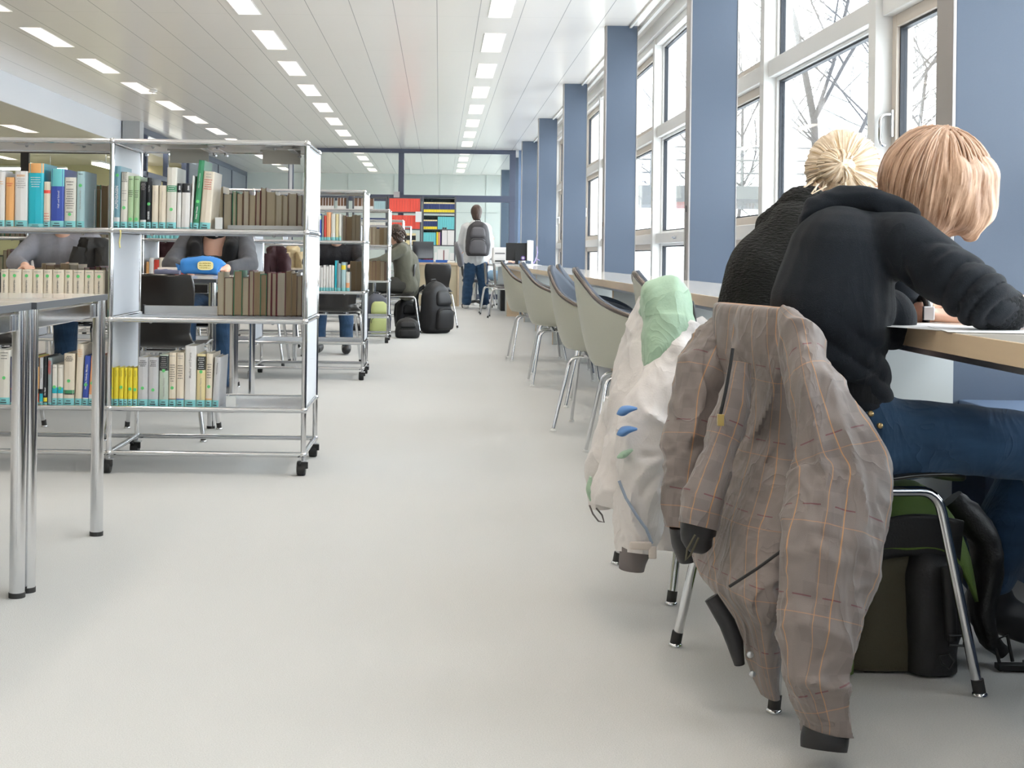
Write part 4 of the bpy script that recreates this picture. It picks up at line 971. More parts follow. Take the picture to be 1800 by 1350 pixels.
bd = B(); sweep(bd, spx([(1086,803,3.185,2,.008),(1096,799,3.18,6,.014),(1112,790,3.178,2,.006)]), n=18, rows=12); bd.build('vent_lining', GJ, sl)
q = B(); q.tube([P(1088,845,3.175),P(1100,875,3.17),P(1118,905,3.168),P(1136,930,3.17),P(1146,955,3.175)], .0035, 8); q.build('piping', mat('grey_blue_piping', (.32,.38,.48), .5), sl)
bd = B()
sweep(bd, spx([(1078,700,3.50,16,.05),(1070,770,3.50,30,.06),(1062,830,3.50,34,.06),(1055,870,3.50,26,.05),(1056,892,3.50,23,.045)]), n=36, rows=50, fold=jf(.006, 13, 52)); bd.build('front_flap', WJ, J)
q = B(); q.tube([P(1036,888,3.44),P(1042,903,3.44),P(1052,916,3.44),P(1062,918,3.44),P(1058,905,3.44),P(1048,893,3.44)], .0022, 6); q.build('drawcord', GREYC, J)
bd = B(); sweep(bd, spx([(1038,838,3.45,2,.01),(1037,860,3.45,7,.02),(1038,880,3.45,2,.01)]), n=18, rows=10); bd.build('green_trim', GJ, J)
bd = B(); sweep(bd, spx([(1215,570,3.62,26,.06),(1240,620,3.60,36,.07),(1240,700,3.58,34,.06),(1200,800,3.55,36,.06),(1180,880,3.50,36,.06),(1172,935,3.48,26,.05),(1170,968,3.47,14,.04)]), n=40, rows=60, fold=jf(.007, 12, 57)); bd.build('sleeve', WJ, J)
# ================================================================= PEOPLE
def hand(it, wrist, d, nrm, right=True, curl=.35, s=1.0):
    """palm with five separate fingers, unequal and bent, the thumb leaving its side"""
    d = Vector(d).normalized(); nrm = Vector(nrm).normalized(); side = d.cross(nrm).normalized()*(1 if right else -1); w = Vector(wrist)
    for k in range(4):
        o = side*(.027-.018*k)*s; it.append(('c', w+o*.6+d*.012*s, .011*s, w+o+d*.082*s, .0105*s))
    L_ = (.072, .080, .074, .058)
    for k in range(4):
        p = w+side*(.027-.018*k)*s+d*.086*s; r = (.0085,.0088,.0084,.0074)[k]*s; a = 0; dd = d.copy(); ch = [(p, r)]
        for j, f in enumerate((.45, .30, .25)):
            a += curl*(.6+.35*j); dd = (d*math.cos(a)-nrm*math.sin(a)+side*(.05*(1.5-k))).normalized(); p = p+dd*L_[k]*f*s; ch.append((p, r*(1-.12*(j+1))))
        it.append(('ch', ch))
    p = w+side*.028*s+d*.02*s-nrm*.006*s; t1 = p+(side*.75+d*.75-nrm*.3).normalized()*.038*s; t2 = t1+(d*.95+side*.25-nrm*.35).normalized()*.030*s
    it.append(('ch', [(p, .0125*s), (t1, .0105*s), (t2, .0088*s)]))
def hairmat(name, dark, light):
    m, N, L, b = nodes(name); b.inputs['Roughness'].default_value = .42
    uv = N.new('ShaderNodeUVMap'); uv.uv_map = 'uv'; mp = N.new('ShaderNodeMapping'); mp.inputs['Scale'].default_value = (26, 1.2, 1); L.new(uv.outputs[0], mp.inputs[0])
    n_ = N.new('ShaderNodeTexNoise'); n_.inputs['Scale'].default_value = 2.2; n_.inputs['Detail'].default_value = 5; n_.inputs['Roughness'].default_value = .7; L.new(mp.outputs[0], n_.inputs[0])
    r = N.new('ShaderNodeValToRGB'); r.color_ramp.elements[0].position = .36; r.color_ramp.elements[1].position = .66; r.color_ramp.elements[0].color = (*dark, 1); r.color_ramp.elements[1].color = (*light, 1)
    L.new(n_.outputs[0], r.inputs[0]); L.new(r.outputs[0], b.inputs['Base Color'])
    bp = N.new('ShaderNodeBump'); bp.inputs['Strength'].default_value = .3; bp.inputs['Distance'].default_value = .003; L.new(n_.outputs[0], bp.inputs['Height']); L.new(bp.outputs[0], b.inputs['Normal']); return m
def hair_uv(bd, c, ax):
    c = Vector(c); ax = Vector(ax).normalized(); e1 = ax.orthogonal().normalized(); e2 = ax.cross(e1)
    for f in bd.bm.faces:
        us = []
        for l in f.loops:
            v = l.vert.co-c; us.append((math.atan2(v.dot(e2), v.dot(e1))/(2*PI), v.angle(ax)/PI if v.length > 1e-6 else 0))
        if max(u for u, _ in us)-min(u for u, _ in us) > .5: us = [(u+1 if u < 0 else u, q) for u, q in us]
        for l, u in zip(f.loops, us): l[bd.uv].uv = u
def hair_fold(c, ax, a=.004, k=9):
    c = Vector(c); ax = Vector(ax).normalized(); e1 = ax.orthogonal().normalized(); e2 = ax.cross(e1)
    def g(co, n_):
        v = co-c; t = math.atan2(v.dot(e2), v.dot(e1)); ph = v.angle(ax)
        x = math.cos(t)*k; y = math.sin(t)*k
        return a*noise.noise(Vector((x, y, ph*1.3)))+a*.6*noise.noise(Vector((x*2.7, y*2.7, ph*1.5)))
    return g
def locks(bd, c, ax, rx, n_, seed, ln, r=.006, drop=Vector((0,0,-.06))):
    """strands lying over the hair surface, running from crown outwards and down"""
    R = random.Random(seed); c = Vector(c); ax = Vector(ax).normalized(); e1 = ax.orthogonal().normalized(); e2 = ax.cross(e1)
    for i in range(n_):
        t = R.uniform(0, 2*PI); p0 = R.uniform(.1, 1.0); pts = []
        for j in range(9):
            ph = p0+ln*j/8; d = ax*math.cos(ph)+(e1*math.cos(t)+e2*math.sin(t))*math.sin(ph)
            pts.append(c+Vector((d.x*rx[0], d.y*rx[1], d.z*rx[2]))*(1.0+.012*math.sin(j*.8+i))+drop*max(0, (j-5)/3)**2*R.uniform(.2,1))
        bd.tube(pts, [r*.4, r*.9, r, r, r, r*.9, r*.7, r*.45, r*.15], 6)
BLOND1 = hairmat('reddish_blond_hair', (.22,.105,.05), (.70,.47,.33)); BLOND2 = hairmat('pale_blond_hair', (.50,.33,.16), (.92,.80,.66))
DKHAIR = hairmat('dark_brown_hair', (.02,.012,.008), (.11,.065,.045))
SHOE = mat('black_leather_boot', (.012,.012,.014), .4)
# --- girl in black hoodie
G = thing('person', (.9, 2.9, .43), 'person with reddish blond bob in black hoodie and jeans writing at the window table', 'person', world=True)
HC = P(1648,322,2.86)
it = [('e', HC, (.092,.078,.105)), ('e', HC+Vector((.05,-.0,-.045)), (.05,.05,.06)), ('c', HC+Vector((.098,0,-.035)), .012, HC+Vector((.085,0,-.01)), .009),
      ('e', HC+Vector((-.005,-.077,-.02)), (.018,.008,.026)), ('e', HC+Vector((-.005,.077,-.02)), (.018,.008,.026)),
      ('c', HC+Vector((.085,-.03,0)), .013, HC+Vector((.085,.03,0)), .013), ('c', HC+Vector((.092,-.015,-.065)), .009, HC+Vector((.092,.015,-.065)), .009),
      ('c', P(1600,352,2.87), .05, P(1530,410,2.88), .055), ('ch', [(P(1495,450,2.88),.08),(P(1475,560,2.88),.08),(P(1495,680,2.88),.065),(P(1525,765,2.88),.08)]),
      ('ch', [(P(1520,440,2.88),.08),(P(1598,440,2.74),.05),(P(1735,530,2.64),.036),(P(1790,545,2.67),.032),(P(1850,552,2.76),.026)]),
      ('ch', [(P(1520,440,2.9),.08),(P(1560,440,3.06),.05),(P(1585,548,3.06),.036),(P(1622,552,2.99),.026)]),
      ('ch', [(P(1530,772,2.80),.06),(P(1850,790,2.78),.045),(P(1866,900,2.78),.04),(P(1862,1060,2.78),.03)]), ('ch', [(P(1540,775,2.98),.06),(P(1845,800,3.02),.045),(P(1780,900,3.05),.04),(P(1737,1030,3.07),.03)])]
hand(it, P(1850,552,2.76), (.85,.5,-.05), (0,0,1), False, .3); hand(it, P(1628,553,2.99), (1,-.12,-.03), (0,-.3,1), False, .25)
blob(it, .0065, 5).build('body', SKIN, G)
cr = [(P(1640,470,2.63),P(1690,440,2.63),.010,.006),(P(1655,500,2.6),P(1725,470,2.6),.010,.007),(P(1680,530,2.58),P(1755,500,2.58),.010,.007),(P(1700,555,2.57),P(1768,520,2.57),.009,.006),(P(1625,455,2.64),P(1670,420,2.64),.010,.005),
      (P(1400,640,2.72),P(1560,600,2.72),.010,.007),(P(1430,670,2.72),P(1560,650,2.72),.009,.006),(P(1420,615,2.72),P(1545,625,2.72),.010,-.006),(P(1590,440,2.68),P(1600,520,2.70),.010,-.008),(P(1440,700,2.72),P(1555,675,2.72),.008,-.005)]
f0 = folds(.0035, 7, 2, .6)
SHO, ELB = P(1610,435,2.73), P(1735,535,2.63)
def ff(co, n_):
    d = f0(co, n_)+1.6*sum(crease(co, *c_) for c_ in cr)
    ab = ELB-SHO; t = (co-SHO).dot(ab)/ab.length_squared; q = (co-(SHO+ab*t)).length
    if -.15 < t < 1.25 and q < .1: d += .011*(abs(math.sin(t*PI*3.8+3.6*N3(co, 8, o=3)))**.55-.6)*min(1, (t+.15)*2)*(.35+.65*min(1, max(0, t)))
    if co.z < .80 and co.x < 1.0: d += .010*(abs(math.sin(co.z*48+co.x*14+4*N3(co, 5, o=8)))**.55-.6)*min(1, (.80-co.z)/.12)
    return d
it = []
for yy in (2.80, 2.96): it.append(('ch', [(P(1474,450,yy),.104),(P(1462,540,yy),.124),(P(1466,600,yy),.106),(P(1490,650,yy),.080),(P(1502,695,yy),.074)]))
it += [('e', P(1562,560,2.84), (.052,.06,.062)), ('e', P(1562,560,2.96), (.05,.055,.06)), ('e', P(1510,420,2.88), (.10,.15,.075)),
       ('ch', [(P(1500,440,2.86),.09),(P(1592,428,2.735),.066),(P(1665,480,2.68),.060),(P(1724,526,2.635),.055),(P(1752,543,2.645),.046)]),
       ('ch', [(P(1500,440,2.92),.09),(P(1560,438,3.05),.062),(P(1580,540,3.07),.05),(P(1600,553,3.03),.042)])]
sw = blob(it, .006, 8, ff).build('hoodie', HOOD, G)
blob([('c', P(1744,538,2.642), .050, P(1768,546,2.65), .044)], .006, 3, lambda co, n_: .002*math.sin(co.z*700+co.x*350)).build('ribbed_cuff', RIBK, sw)
blob([('ch', [(P(1492,668,2.79),.069),(P(1500,692,2.79),.070)]), ('ch', [(P(1492,668,2.97),.069),(P(1500,692,2.97),.070)]), ('c', P(1497,680,2.79), .07, P(1497,680,2.97), .07)], .007, 4).build('ribbed_hem', RIBK, sw)
it = [('ch', [(P(1418,402,2.84),.026),(P(1432,372,2.83),.030),(P(1480,352,2.82),.030),(P(1540,352,2.79),.028),(P(1600,378,2.76),.020)]),
      ('ch', [(P(1425,415,2.88),.030),(P(1500,385,2.84),.042),(P(1570,392,2.79),.030)]), ('ch', [(P(1430,392,2.96),.03),(P(1480,360,2.99),.035),(P(1550,362,2.97),.03)]),
      ('e', P(1485,378,2.90), (.085,.085,.030))]
blob(it, .006, 4, lambda co, n_: .005*(.6-abs(N3(co, 16, 10, 30, 4))*3)).build('hood', HOOD, sw)
it = [('e', HC+Vector((-.006,0,.004)), (.114,.103,.118)), ('ch', [(HC+Vector((.01,-.045,.0)),.072),(HC+Vector((.045,-.045,-.065)),.045),(HC+Vector((.052,-.045,-.105)),.018)]), ('ch', [(HC+Vector((.01,.045,0)),.07),(HC+Vector((.05,.045,-.07)),.04)]),
      ('ch', [(HC+Vector((-.05,-.02,-.03)),.07),(HC+Vector((-.085,-.02,-.055)),.04)]), ('c', HC+Vector((.05,-.03,.0)), .068, HC+Vector((.06,-.04,-.05)), .05)]
AX = Vector((.08,-.25,1)); b1 = blob(it, .006, 6, hair_fold(HC, AX, .006, 5)); locks(b1, HC+Vector((-.004,0,.002)), AX, (.115,.104,.119), 170, 5, 1.15, .0024, Vector((-.005,0,-.02))); hair_uv(b1, HC, AX); b1.build('hair', BLOND1, G)
it = []
for a, b_ in ((2.80,2.78),(2.97,3.02)):
    it += [('ch', [(P(1520,768,a),.085),(P(1600,772,a),.080),(P(1720,776,b_),.071),(P(1850,790,b_),.066)])]
it += [('c', P(1512,735,2.80), .078, P(1512,735,2.97), .078), ('c', P(1530,775,2.80), .09, P(1530,775,2.97), .09), ('ch', [(P(1850,790,2.78),.066),(P(1868,900,2.78),.065),(P(1862,1035,2.78),.06)]), ('ch', [(P(1845,800,3.02),.066),(P(1780,900,3.05),.066),(P(1735,1005,3.07),.062)])]
cr2 = [(P(1560,720,2.70),P(1570,790,2.70),.010,.008),(P(1585,715,2.70),P(1600,790,2.70),.010,-.008),(P(1730,800,2.70),P(1800,770,2.70),.010,.008),(P(1740,825,2.70),P(1800,800,2.70),.009,-.007)]
f1 = folds(.004, 8, 9, 1)
je = blob(it, .0075, 7, lambda co, n_: f1(co, n_)+sum(crease(co, *c_) for c_ in cr2)).build('jeans', DENIM, G)
q = B()
for px, py in ((1530,727),(1546,748)): a = P(px,py,2.712); q.lathe([(.006,0),(.006,-.004),(.004,-.006)], tuple(a), 'y', 12)
q.build('rivet', mat('brass_rivet', (.6,.42,.2), .3, .9), je)
q = B(); q.tube([P(1490,712,2.715),P(1500,738,2.712)], .006, 6); q.build('belt_loop', DENIM, je)
for c_, nm in (((P(1872,1075,2.78), P(1930,1100,2.74))), 0), ((P(1740,1050,3.07), P(1800,1098,3.05)), 1):
    blob([('c', c_[0], .052, c_[0]+Vector((0,0,-.02)), .05), ('ch', [(c_[0]+Vector((-.01,0,-.02)),.05),(c_[1]+Vector((0,0,.0)),.042)])], .008, 3).build('boot', SHOE, G)
w_ = B(); a = P(1622,547,2.985); w_.tube([a+Vector((math.cos(t)*.0,math.cos(t)*.030,math.sin(t)*.030)) for t in [2*PI*i/24 for i in range(24)]], .008, 8, closed=True)
w_.box(a.x-.012,a.x+.012,a.y-.04,a.y-.03,a.z-.018,a.z+.012,1); w_.build('wrist_watch', [BLACK, STEEL], G, bevel=.002)
# --- blond girl behind
G = thing('person', (.9, 3.7, .43), 'person with pale blond bun and black knit sweater, behind the hoodie wearer', 'person', world=True)
HC = P(1482,300,3.74)
it = [('e', HC, (.085,.075,.095)), ('e', HC+Vector((.05,.02,-.04)), (.045,.045,.055)), ('c', HC+Vector((.09,.03,-.02)), .011, HC+Vector((.08,.03,.01)), .008), ('e', HC+Vector((.03,-.068,-.01)), (.018,.008,.026)), ('e', HC+Vector((-.03,.068,-.01)), (.018,.008,.026)),
      ('c', P(1455,340,3.72), .045, P(1430,390,3.72), .055), ('ch', [(P(1400,430,3.72),.11),(P(1350,530,3.72),.11),(P(1330,640,3.72),.11)]),
      ('ch', [(P(1430,420,3.60),.05),(P(1540,520,3.50),.036),(P(1640,530,3.6),.026)]), ('ch', [(P(1450,420,3.86),.05),(P(1560,520,3.92),.036),(P(1640,525,3.8),.026)]),
      ('ch', [(P(1335,690,3.64),.07),(P(1485,708,3.62),.045),(P(1480,870,3.62),.035)]), ('ch', [(P(1340,690,3.8),.07),(P(1485,708,3.82),.045),(P(1485,860,3.82),.035)])]
hand(it, P(1640,530,3.6), (1,.1,-.1), (0,0,1), False, .3); hand(it, P(1640,525,3.8), (1,0,-.1), (0,0,1), True, .3)
blob(it, .008, 5).build('body', SKIN, G)
it = []
for yy in (3.64, 3.82): it.append(('ch', [(P(1405,415,yy),.10),(P(1362,490,yy),.135),(P(1342,560,yy),.125),(P(1330,620,yy),.11)]))
it += [('e', P(1415,400,3.72), (.11,.17,.085)), ('ch', [(P(1420,420,3.6),.07),(P(1530,510,3.5),.06),(P(1600,525,3.55),.045)]), ('ch', [(P(1440,420,3.86),.07),(P(1560,510,3.92),.055),(P(1620,520,3.83),.042)])]
sw = blob(it, .008, 8, folds(.004, 7, 4, .6)).build('sweater', BLKKNIT, G)
blob([('ch', [(P(1424,352,3.66),.040),(P(1412,375,3.66),.075),(P(1395,410,3.67),.105)]), ('ch', [(P(1435,350,3.78),.04),(P(1425,380,3.78),.08)])], .008, 5, lambda co, n_: .0022*math.sin((co.x*.6+co.y)*420)).build('ribbed_collar', BLKKNIT, sw)
blob([('c', P(1338,600,3.64), .125, P(1338,600,3.80), .12), ('c', P(1335,640,3.64), .12, P(1335,640,3.8), .12)], .009, 5, folds(.004, 9, 3, .6)).build('shirt_tail', mat('white_pink_cotton', (.78,.72,.76), .7), G)
blob([('ch', [(P(1335,690,3.64),.10),(P(1485,708,3.62),.07),(P(1480,850,3.62),.055)]), ('ch', [(P(1340,690,3.8),.10),(P(1485,708,3.82),.07),(P(1485,840,3.82),.055)])], .01, 4, folds(.004, 8, 9, 1)).build('jeans', DENIM, G)
for yy, px in ((3.62,1482),(3.82,1487)): blob([('c', P(px,895,yy), .05, P(px+45,925,yy), .04)], .01, 3).build('boot', SHOE, G)
it = [('e', HC+Vector((-.002,0,.006)), (.100,.092,.108)), ('c', HC+Vector((-.03,-.03,-.03)), .06, HC+Vector((-.055,-.03,-.075)), .03)]
AX = Vector((-.25,-.9,.05)); b1 = blob(it, .007, 5, hair_fold(HC, AX, .004, 8)); locks(b1, HC, AX, (.102,.095,.110), 90, 8, 1.5, .003, Vector((0,0,0))); hair_uv(b1, HC, AX); ho = b1.build('hair', BLOND2, G)
BC = P(1470,292,3.64); b1 = blob([('e', BC, (.048,.034,.044))], .006, 4, hair_fold(BC, (.1,-1,0), .006, 5)); locks(b1, BC, (.1,-1,.1), (.05,.037,.046), 30, 3, 1.8, .0035, Vector((0,0,0))); hair_uv(b1, BC, (.1,-1,.1)); b1.build('hair_bun', BLOND2, ho)
b1 = B(); R = random.Random(2)
for i in range(16):
    a = P(1440+R.uniform(-12,14), 318+R.uniform(-6,10), 3.66+R.uniform(-.05,.05)); b1.tube([a, a+Vector((R.uniform(-.05,-.01),-.01,R.uniform(-.05,-.02))), a+Vector((R.uniform(-.09,-.02),-.01,R.uniform(-.10,-.06)))], [.0022,.0016,.0005], 5)
hair_uv(b1, HC, AX); b1.build('loose_strands', BLOND2, ho)
# --- papers, book on the table
def sheet(px, py, Y, w, h, rot, lb, mt=None, z=.7405, n_=1):
    a = P(px, py, Y); b = B(); M = Matrix.Translation((a.x, a.y, z)) @ Matrix.Rotation(rot, 4, 'Z'); b.box(-w/2,w/2,-h/2,h/2,0,.0006*n_,0,M)
    return tag(b.build('paper_sheet', mt or mat('white_paper', (.85,.85,.86), .6)), lb, 'paper')
sheet(1668,572,2.72,.21,.297,.5,'white sheet of paper under the hand with the watch')
sheet(1790,575,2.62,.21,.297,1.4,'white sheet of paper under the hoodie wearer\'s right elbow',z=.7412)
o = B(); o.box(0,.13,0,.19,0,.008); o.box(.001,.129,.001,.189,.008,.016,1); o = o.build('notebook',[BLACK, mat('white_paper',(.85,.85,.86),.6)],origin=(0,0,0),bevel=.001); o.location=(1.08,3.12,.7405); o.rotation_euler.z=.3; tag(o,'thin open notebook beyond the papers on the window table','notebook')
o = thing('water_bottle', (1.17,3.32,.7405), 'clear plastic bottle standing on the window table beyond the papers', 'bottle', world=True)
B().lathe([(.028,0),(.031,.01),(.031,.12),(.025,.15),(.012,.175),(.012,.19)], (1.17,3.32,.741), 'z', 20).build('bottle_body', glassmat('bottle_plastic', (.85,.92,.98), .1), o); B().lathe([(.014,.188),(.014,.205)], (1.17,3.32,.741), 'z', 14).build('cap', INKW, o)
# --- green black bag
G = thing('messenger_bag', (1.0, 3.0, 0), 'black and olive green bag on the floor under the nearest chair', 'bag', world=True)
OLB = mat('dark_olive_canvas', (.055,.048,.028), .7, bump=.2, bscale=300); GRN = mat('grass_green_canvas', (.10,.17,.03), .7, bump=.2, bscale=300); BLKN = mat('black_nylon', (.010,.010,.012), .55, bump=.15, bscale=200)
def bagsec(x0, x1, Y, z0, z1, mt, nm, par, fo=60, e=3.2, d=.13, a=.006, lean=0):
    bd = B(); rows = []
    for k in range(8):
        t = k/7; z = z0+(z1-z0)*t; s = (1-.55*max(0, t-.75)/.25) if t > .75 else 1; s2 = 1-.06*(1-t)
        rows.append((((x0+x1)/2)+lean*t, Y, z, (x1-x0)/2*s*s2, d*s*s2))
    sweep(bd, rows, n=40, rows=36, e=e, fold=jf(a, 9, fo), horizontal=True); return bd.build(nm, mt, par)
xl = P(1522,1150,2.9); 
bagsec(.83,1.12,3.02,.006,.335,OLB,'bag_body',G,60,3.5,.15)
bagsec(.815,.895,2.985,.006,.30,GRN,'side_gusset',G,61,2.6,.15)
bagsec(.98,1.125,2.99,.006,.325,BLKN,'front_panel',G,62,3.0,.15)
bd = B(); bd.grid(lambda u, v: Vector((.835+.30*u, 2.86+.31*v, .32+.045*math.sin(PI*v)-.09*max(0,(u-.75)/.25)**2-.07*max(0,(.2-v)/.2)**1.5+.008*noise.noise(Vector((u*5,v*5,2)))+.02*math.sin(PI*u))), 20, 20); bd.build('top_flap', GRN, G, solid=.008)
bd = B(); bd.grid(lambda u, v: Vector((.86+.24*u, 2.845+.02*v, .335-.09*v-.01*math.cos(u*5))), 12, 10); bd.build('flap_trim', BLKN, G, solid=.006)
q = B(); q.tube([(1.06,2.828,.24),(1.065,2.822,.15),(1.07,2.825,.09)], .013, 8); q.tube([(1.055,2.80,.105),(1.055,2.80,.085),(1.085,2.80,.085),(1.085,2.80,.105)], .003, 6, closed=True); q.tube([(1.04,2.815,.06),(1.045,2.81,.045),(1.06,2.81,.035),(1.07,2.81,.05),(1.06,2.812,.065)], .0025, 6, closed=True); q.build('buckle_strap', BLACK, G)
bd = B(); sweep(bd, [(1.13,3.0,.35,.03,.05),(1.19,2.98,.28,.035,.05),(1.20,2.97,.20,.03,.045),(1.185,2.96,.12,.025,.04),(1.20,2.95,.06,.02,.03),(1.23,2.94,.03,.018,.02)], n=24, rows=40, fold=jf(.005,18,70)); bd.build('shoulder_strap', BLKN, G)
q = B(); q.box(1.20,1.27,2.90,2.925,.004,.016); q.box(1.262,1.285,2.895,2.93,.004,.02); q.tube([(1.21,2.92,.012),(1.20,2.93,.06),(1.225,2.92,.075),(1.235,2.915,.02)], .004, 6); q.build('side_release_buckle', BLACK, G, bevel=.002)
# --- person with black scarf, facing us (head behind the upper shelf)
DKGREY = knit('charcoal_grey_knit', (.085,.088,.10), .1, 300)
def seated(lb, cx, Y, sgn, shirt, trous, hair, z0=0, arm_in=.12, lean=.0, scarf=None, rz=0, hd=(0,0,0), vneck=False):
    """seated at a desk; sgn=-1 faces the camera, +1 faces away"""
    G = thing('person', (cx, Y, .43+z0), lb, 'person', rz=rz); S_ = lambda x, y, z: Vector((x, sgn*y, z-.43))
    hc = S_(hd[0], lean*.9+.05+hd[1], 1.17-lean*.45+hd[2])
    it = [('e', hc, (.076,.088,.108)), ('c', hc+S_(0,.10,.43-.01), .012, hc+S_(0,.088,.43+.02), .008), ('e', hc+S_(.076,0,.43), (.008,.018,.026)), ('e', hc+S_(-.076,0,.43), (.008,.018,.026)), ('c', hc+S_(-.03,.082,.43+.03),.012,hc+S_(.03,.082,.43+.03),.012), ('c', hc+S_(-.018,.086,.43-.05),.008,hc+S_(.018,.086,.43-.05),.008),
          ('c', hc+S_(0,-.01,.43-.08), .048, S_(0,lean*.6,.98-lean*.2), .055), ('ch', [(S_(0,lean*.5,.88-lean*.15),.085),(S_(0,.0,.60),.085),(S_(0,-.02,.53),.09)])]
    tr_ = []; sh = [('ch', [(S_(-.08,lean*.5,.88-lean*.15),.115),(S_(-.07,.02,.68),.11),(S_(-.07,-.01,.53),.12)]), ('ch', [(S_(.08,lean*.5,.88-lean*.15),.115),(S_(.07,.02,.68),.11),(S_(.07,-.01,.53),.12)]), ('c', S_(-.14,lean*.55,.955-lean*.2), .062, S_(.14,lean*.55,.955-lean*.2), .062), ('e', S_(0,lean*.6-.02,.955-lean*.2), (.12,.085,.06)), ('ch', [(S_(0,lean*.5,.87-lean*.15),.12),(S_(0,.02,.66),.11)])]
    if vneck:
        it.append(('ch', [(S_(0,lean*.5+.01,.93),.085),(S_(0,lean*.5,.84),.10)]))
        sh = [('ch', [(S_(s*.125,lean*.5,.88),.085),(S_(s*.08,.02,.68),.11),(S_(s*.07,-.01,.53),.12)]) for s in (-1,1)]+[('c', S_(-.16,lean*.5-.05,.94), .06, S_(.16,lean*.5-.05,.94), .06), ('ch', [(S_(0,lean*.5,.77),.125),(S_(0,0,.66),.115)])]
    for s in (-1, 1):
        el = S_(s*.24, .22+lean*.5, .795); wr = S_(s*arm_in, .42+lean*.3, .775)
        it.append(('ch', [(S_(s*.16,lean*.55,.94-lean*.2),.045),(el,.034),(wr,.027)])); hand(it, wr, (-s*.5, sgn*.85, -.05), (0,0,1), (s > 0) == (sgn > 0), .35)
        sh.append(('ch', [(S_(s*.17,lean*.55,.945-lean*.2),.066),(el,.052),(el.lerp(wr,.8),.038)]))
        it.append(('ch', [(S_(s*.09,.02,.53),.06),(S_(s*.11,.42,.52),.045),(S_(s*.12,.45,.10),.035)]))
        tr_.append(('ch', [(S_(s*.09,0,.53),.10),(S_(s*.11,.42,.52),.072),(S_(s*.12,.45,.12),.058)]))
    blob(it, .009, 4).build('body', SKIN, G)
    sw = blob(sh, .011, 6, folds(.004, 9, cx, .6)).build('sweater', shirt, G)
    if hd[2] < 0: blob([('ch', [(S_(0,.07,.92),.10),(S_(0,.01,.78),.14),(S_(0,.0,.62),.145),(S_(0,.0,.50),.14)])], .011, 6, folds(.008, 7, 5, .4)).build('sweater_back', shirt, G)
    blob(tr_, .012, 5, folds(.004, 8, cx+3, 1)).build('jeans', trous, G)
    for s in (-1, 1): blob([('c', S_(s*.12,.43,.055), .045, S_(s*.13,.60,.045), .04)], .012, 3).build('shoe', SHOE, G)
    ha = blob([('e', hc+S_(0,-.015,.43+.02), (.09,.098,.105)), ('e', hc+S_(0,-.05,.43-.05), (.075,.05,.08))], .01, 4, hair_fold(hc, (0,-sgn*.3,1), .006, 7)); hair_uv(ha, hc, (0,-sgn*.3,1)); ha.build('hair', hair, G)
    if scarf:
        s_ = [('ch', [(S_(-.11,.03+lean*.6,.98),.035),(S_(-.115,.14+lean*.6,.90),.04),(S_(-.10,.17+lean*.5,.78),.038)]), ('ch', [(S_(.11,.03+lean*.6,.98),.035),(S_(.115,.14+lean*.6,.90),.045),(S_(.10,.17+lean*.5,.74),.045)]), ('ch', [(S_(-.11,.0+lean*.6,.99),.035),(S_(0,-.05+lean*.6,1.01),.035),(S_(.11,.0+lean*.6,.99),.035)]), ('ch', [(S_(-.05,.09+lean*.6,.985),.02),(S_(0,.11+lean*.6,.975),.02),(S_(.05,.09+lean*.6,.985),.02)])]
        blob(s_, .009, 4, folds(.006, 14, 3, .3)).build('scarf', scarf, G)
    return G
seated('person in charcoal sweater with black scarf facing the camera, head behind the books', -1.385, 8.50, -1, DKGREY, DENIM, DKHAIR, scarf=knit('black_wool', (.008,.008,.009), .1), lean=.05, vneck=True)
seated('person in grey sweater seen through the gap above the cream volumes', -2.31, 8.48, -1, knit('mid_grey_knit', (.22,.23,.27), .1), DENIM, BLOND2, lean=.12)
seated('person in black bent over a desk, seen under the second trolley upper shelf', -.92, 12.35, -1, mat('black_cotton', (.01,.01,.013), .85, bump=.3), DENIM, DKHAIR, lean=.16, arm_in=.2)
# --- curly haired person in green sweater, facing left
G = seated('curly dark-haired person in grey-green sweater sitting beside two black backpacks', -.36, 15.28, 1, knit('grey_green_knit', (.135,.135,.105), .15), mat('dark_olive_trousers', (.05,.05,.045), .85), DKHAIR, rz=PI/2, lean=.10, hd=(0,.0,-.035))
b1 = B(); R = random.Random(9); hc = Vector((0, .14, .665))
for i in range(130):
    a = R.uniform(0,2*PI); ph = R.uniform(0,2.0); d = Vector((math.sin(ph)*math.cos(a), math.sin(ph)*math.sin(a)-.1, math.cos(ph))); p = hc+Vector((d.x*.105,d.y*.115,d.z*.11)); r_ = R.uniform(.012,.022)
    b1.tube([p+Vector((math.cos(t)*r_*.7, math.sin(t)*r_*.7, -.012*t/2)) for t in (0,1,2,3,4,5,6)], .006, 5)
hair_uv(b1, hc, (0,0,1)); b1.build('hair_curls', DKHAIR, G)
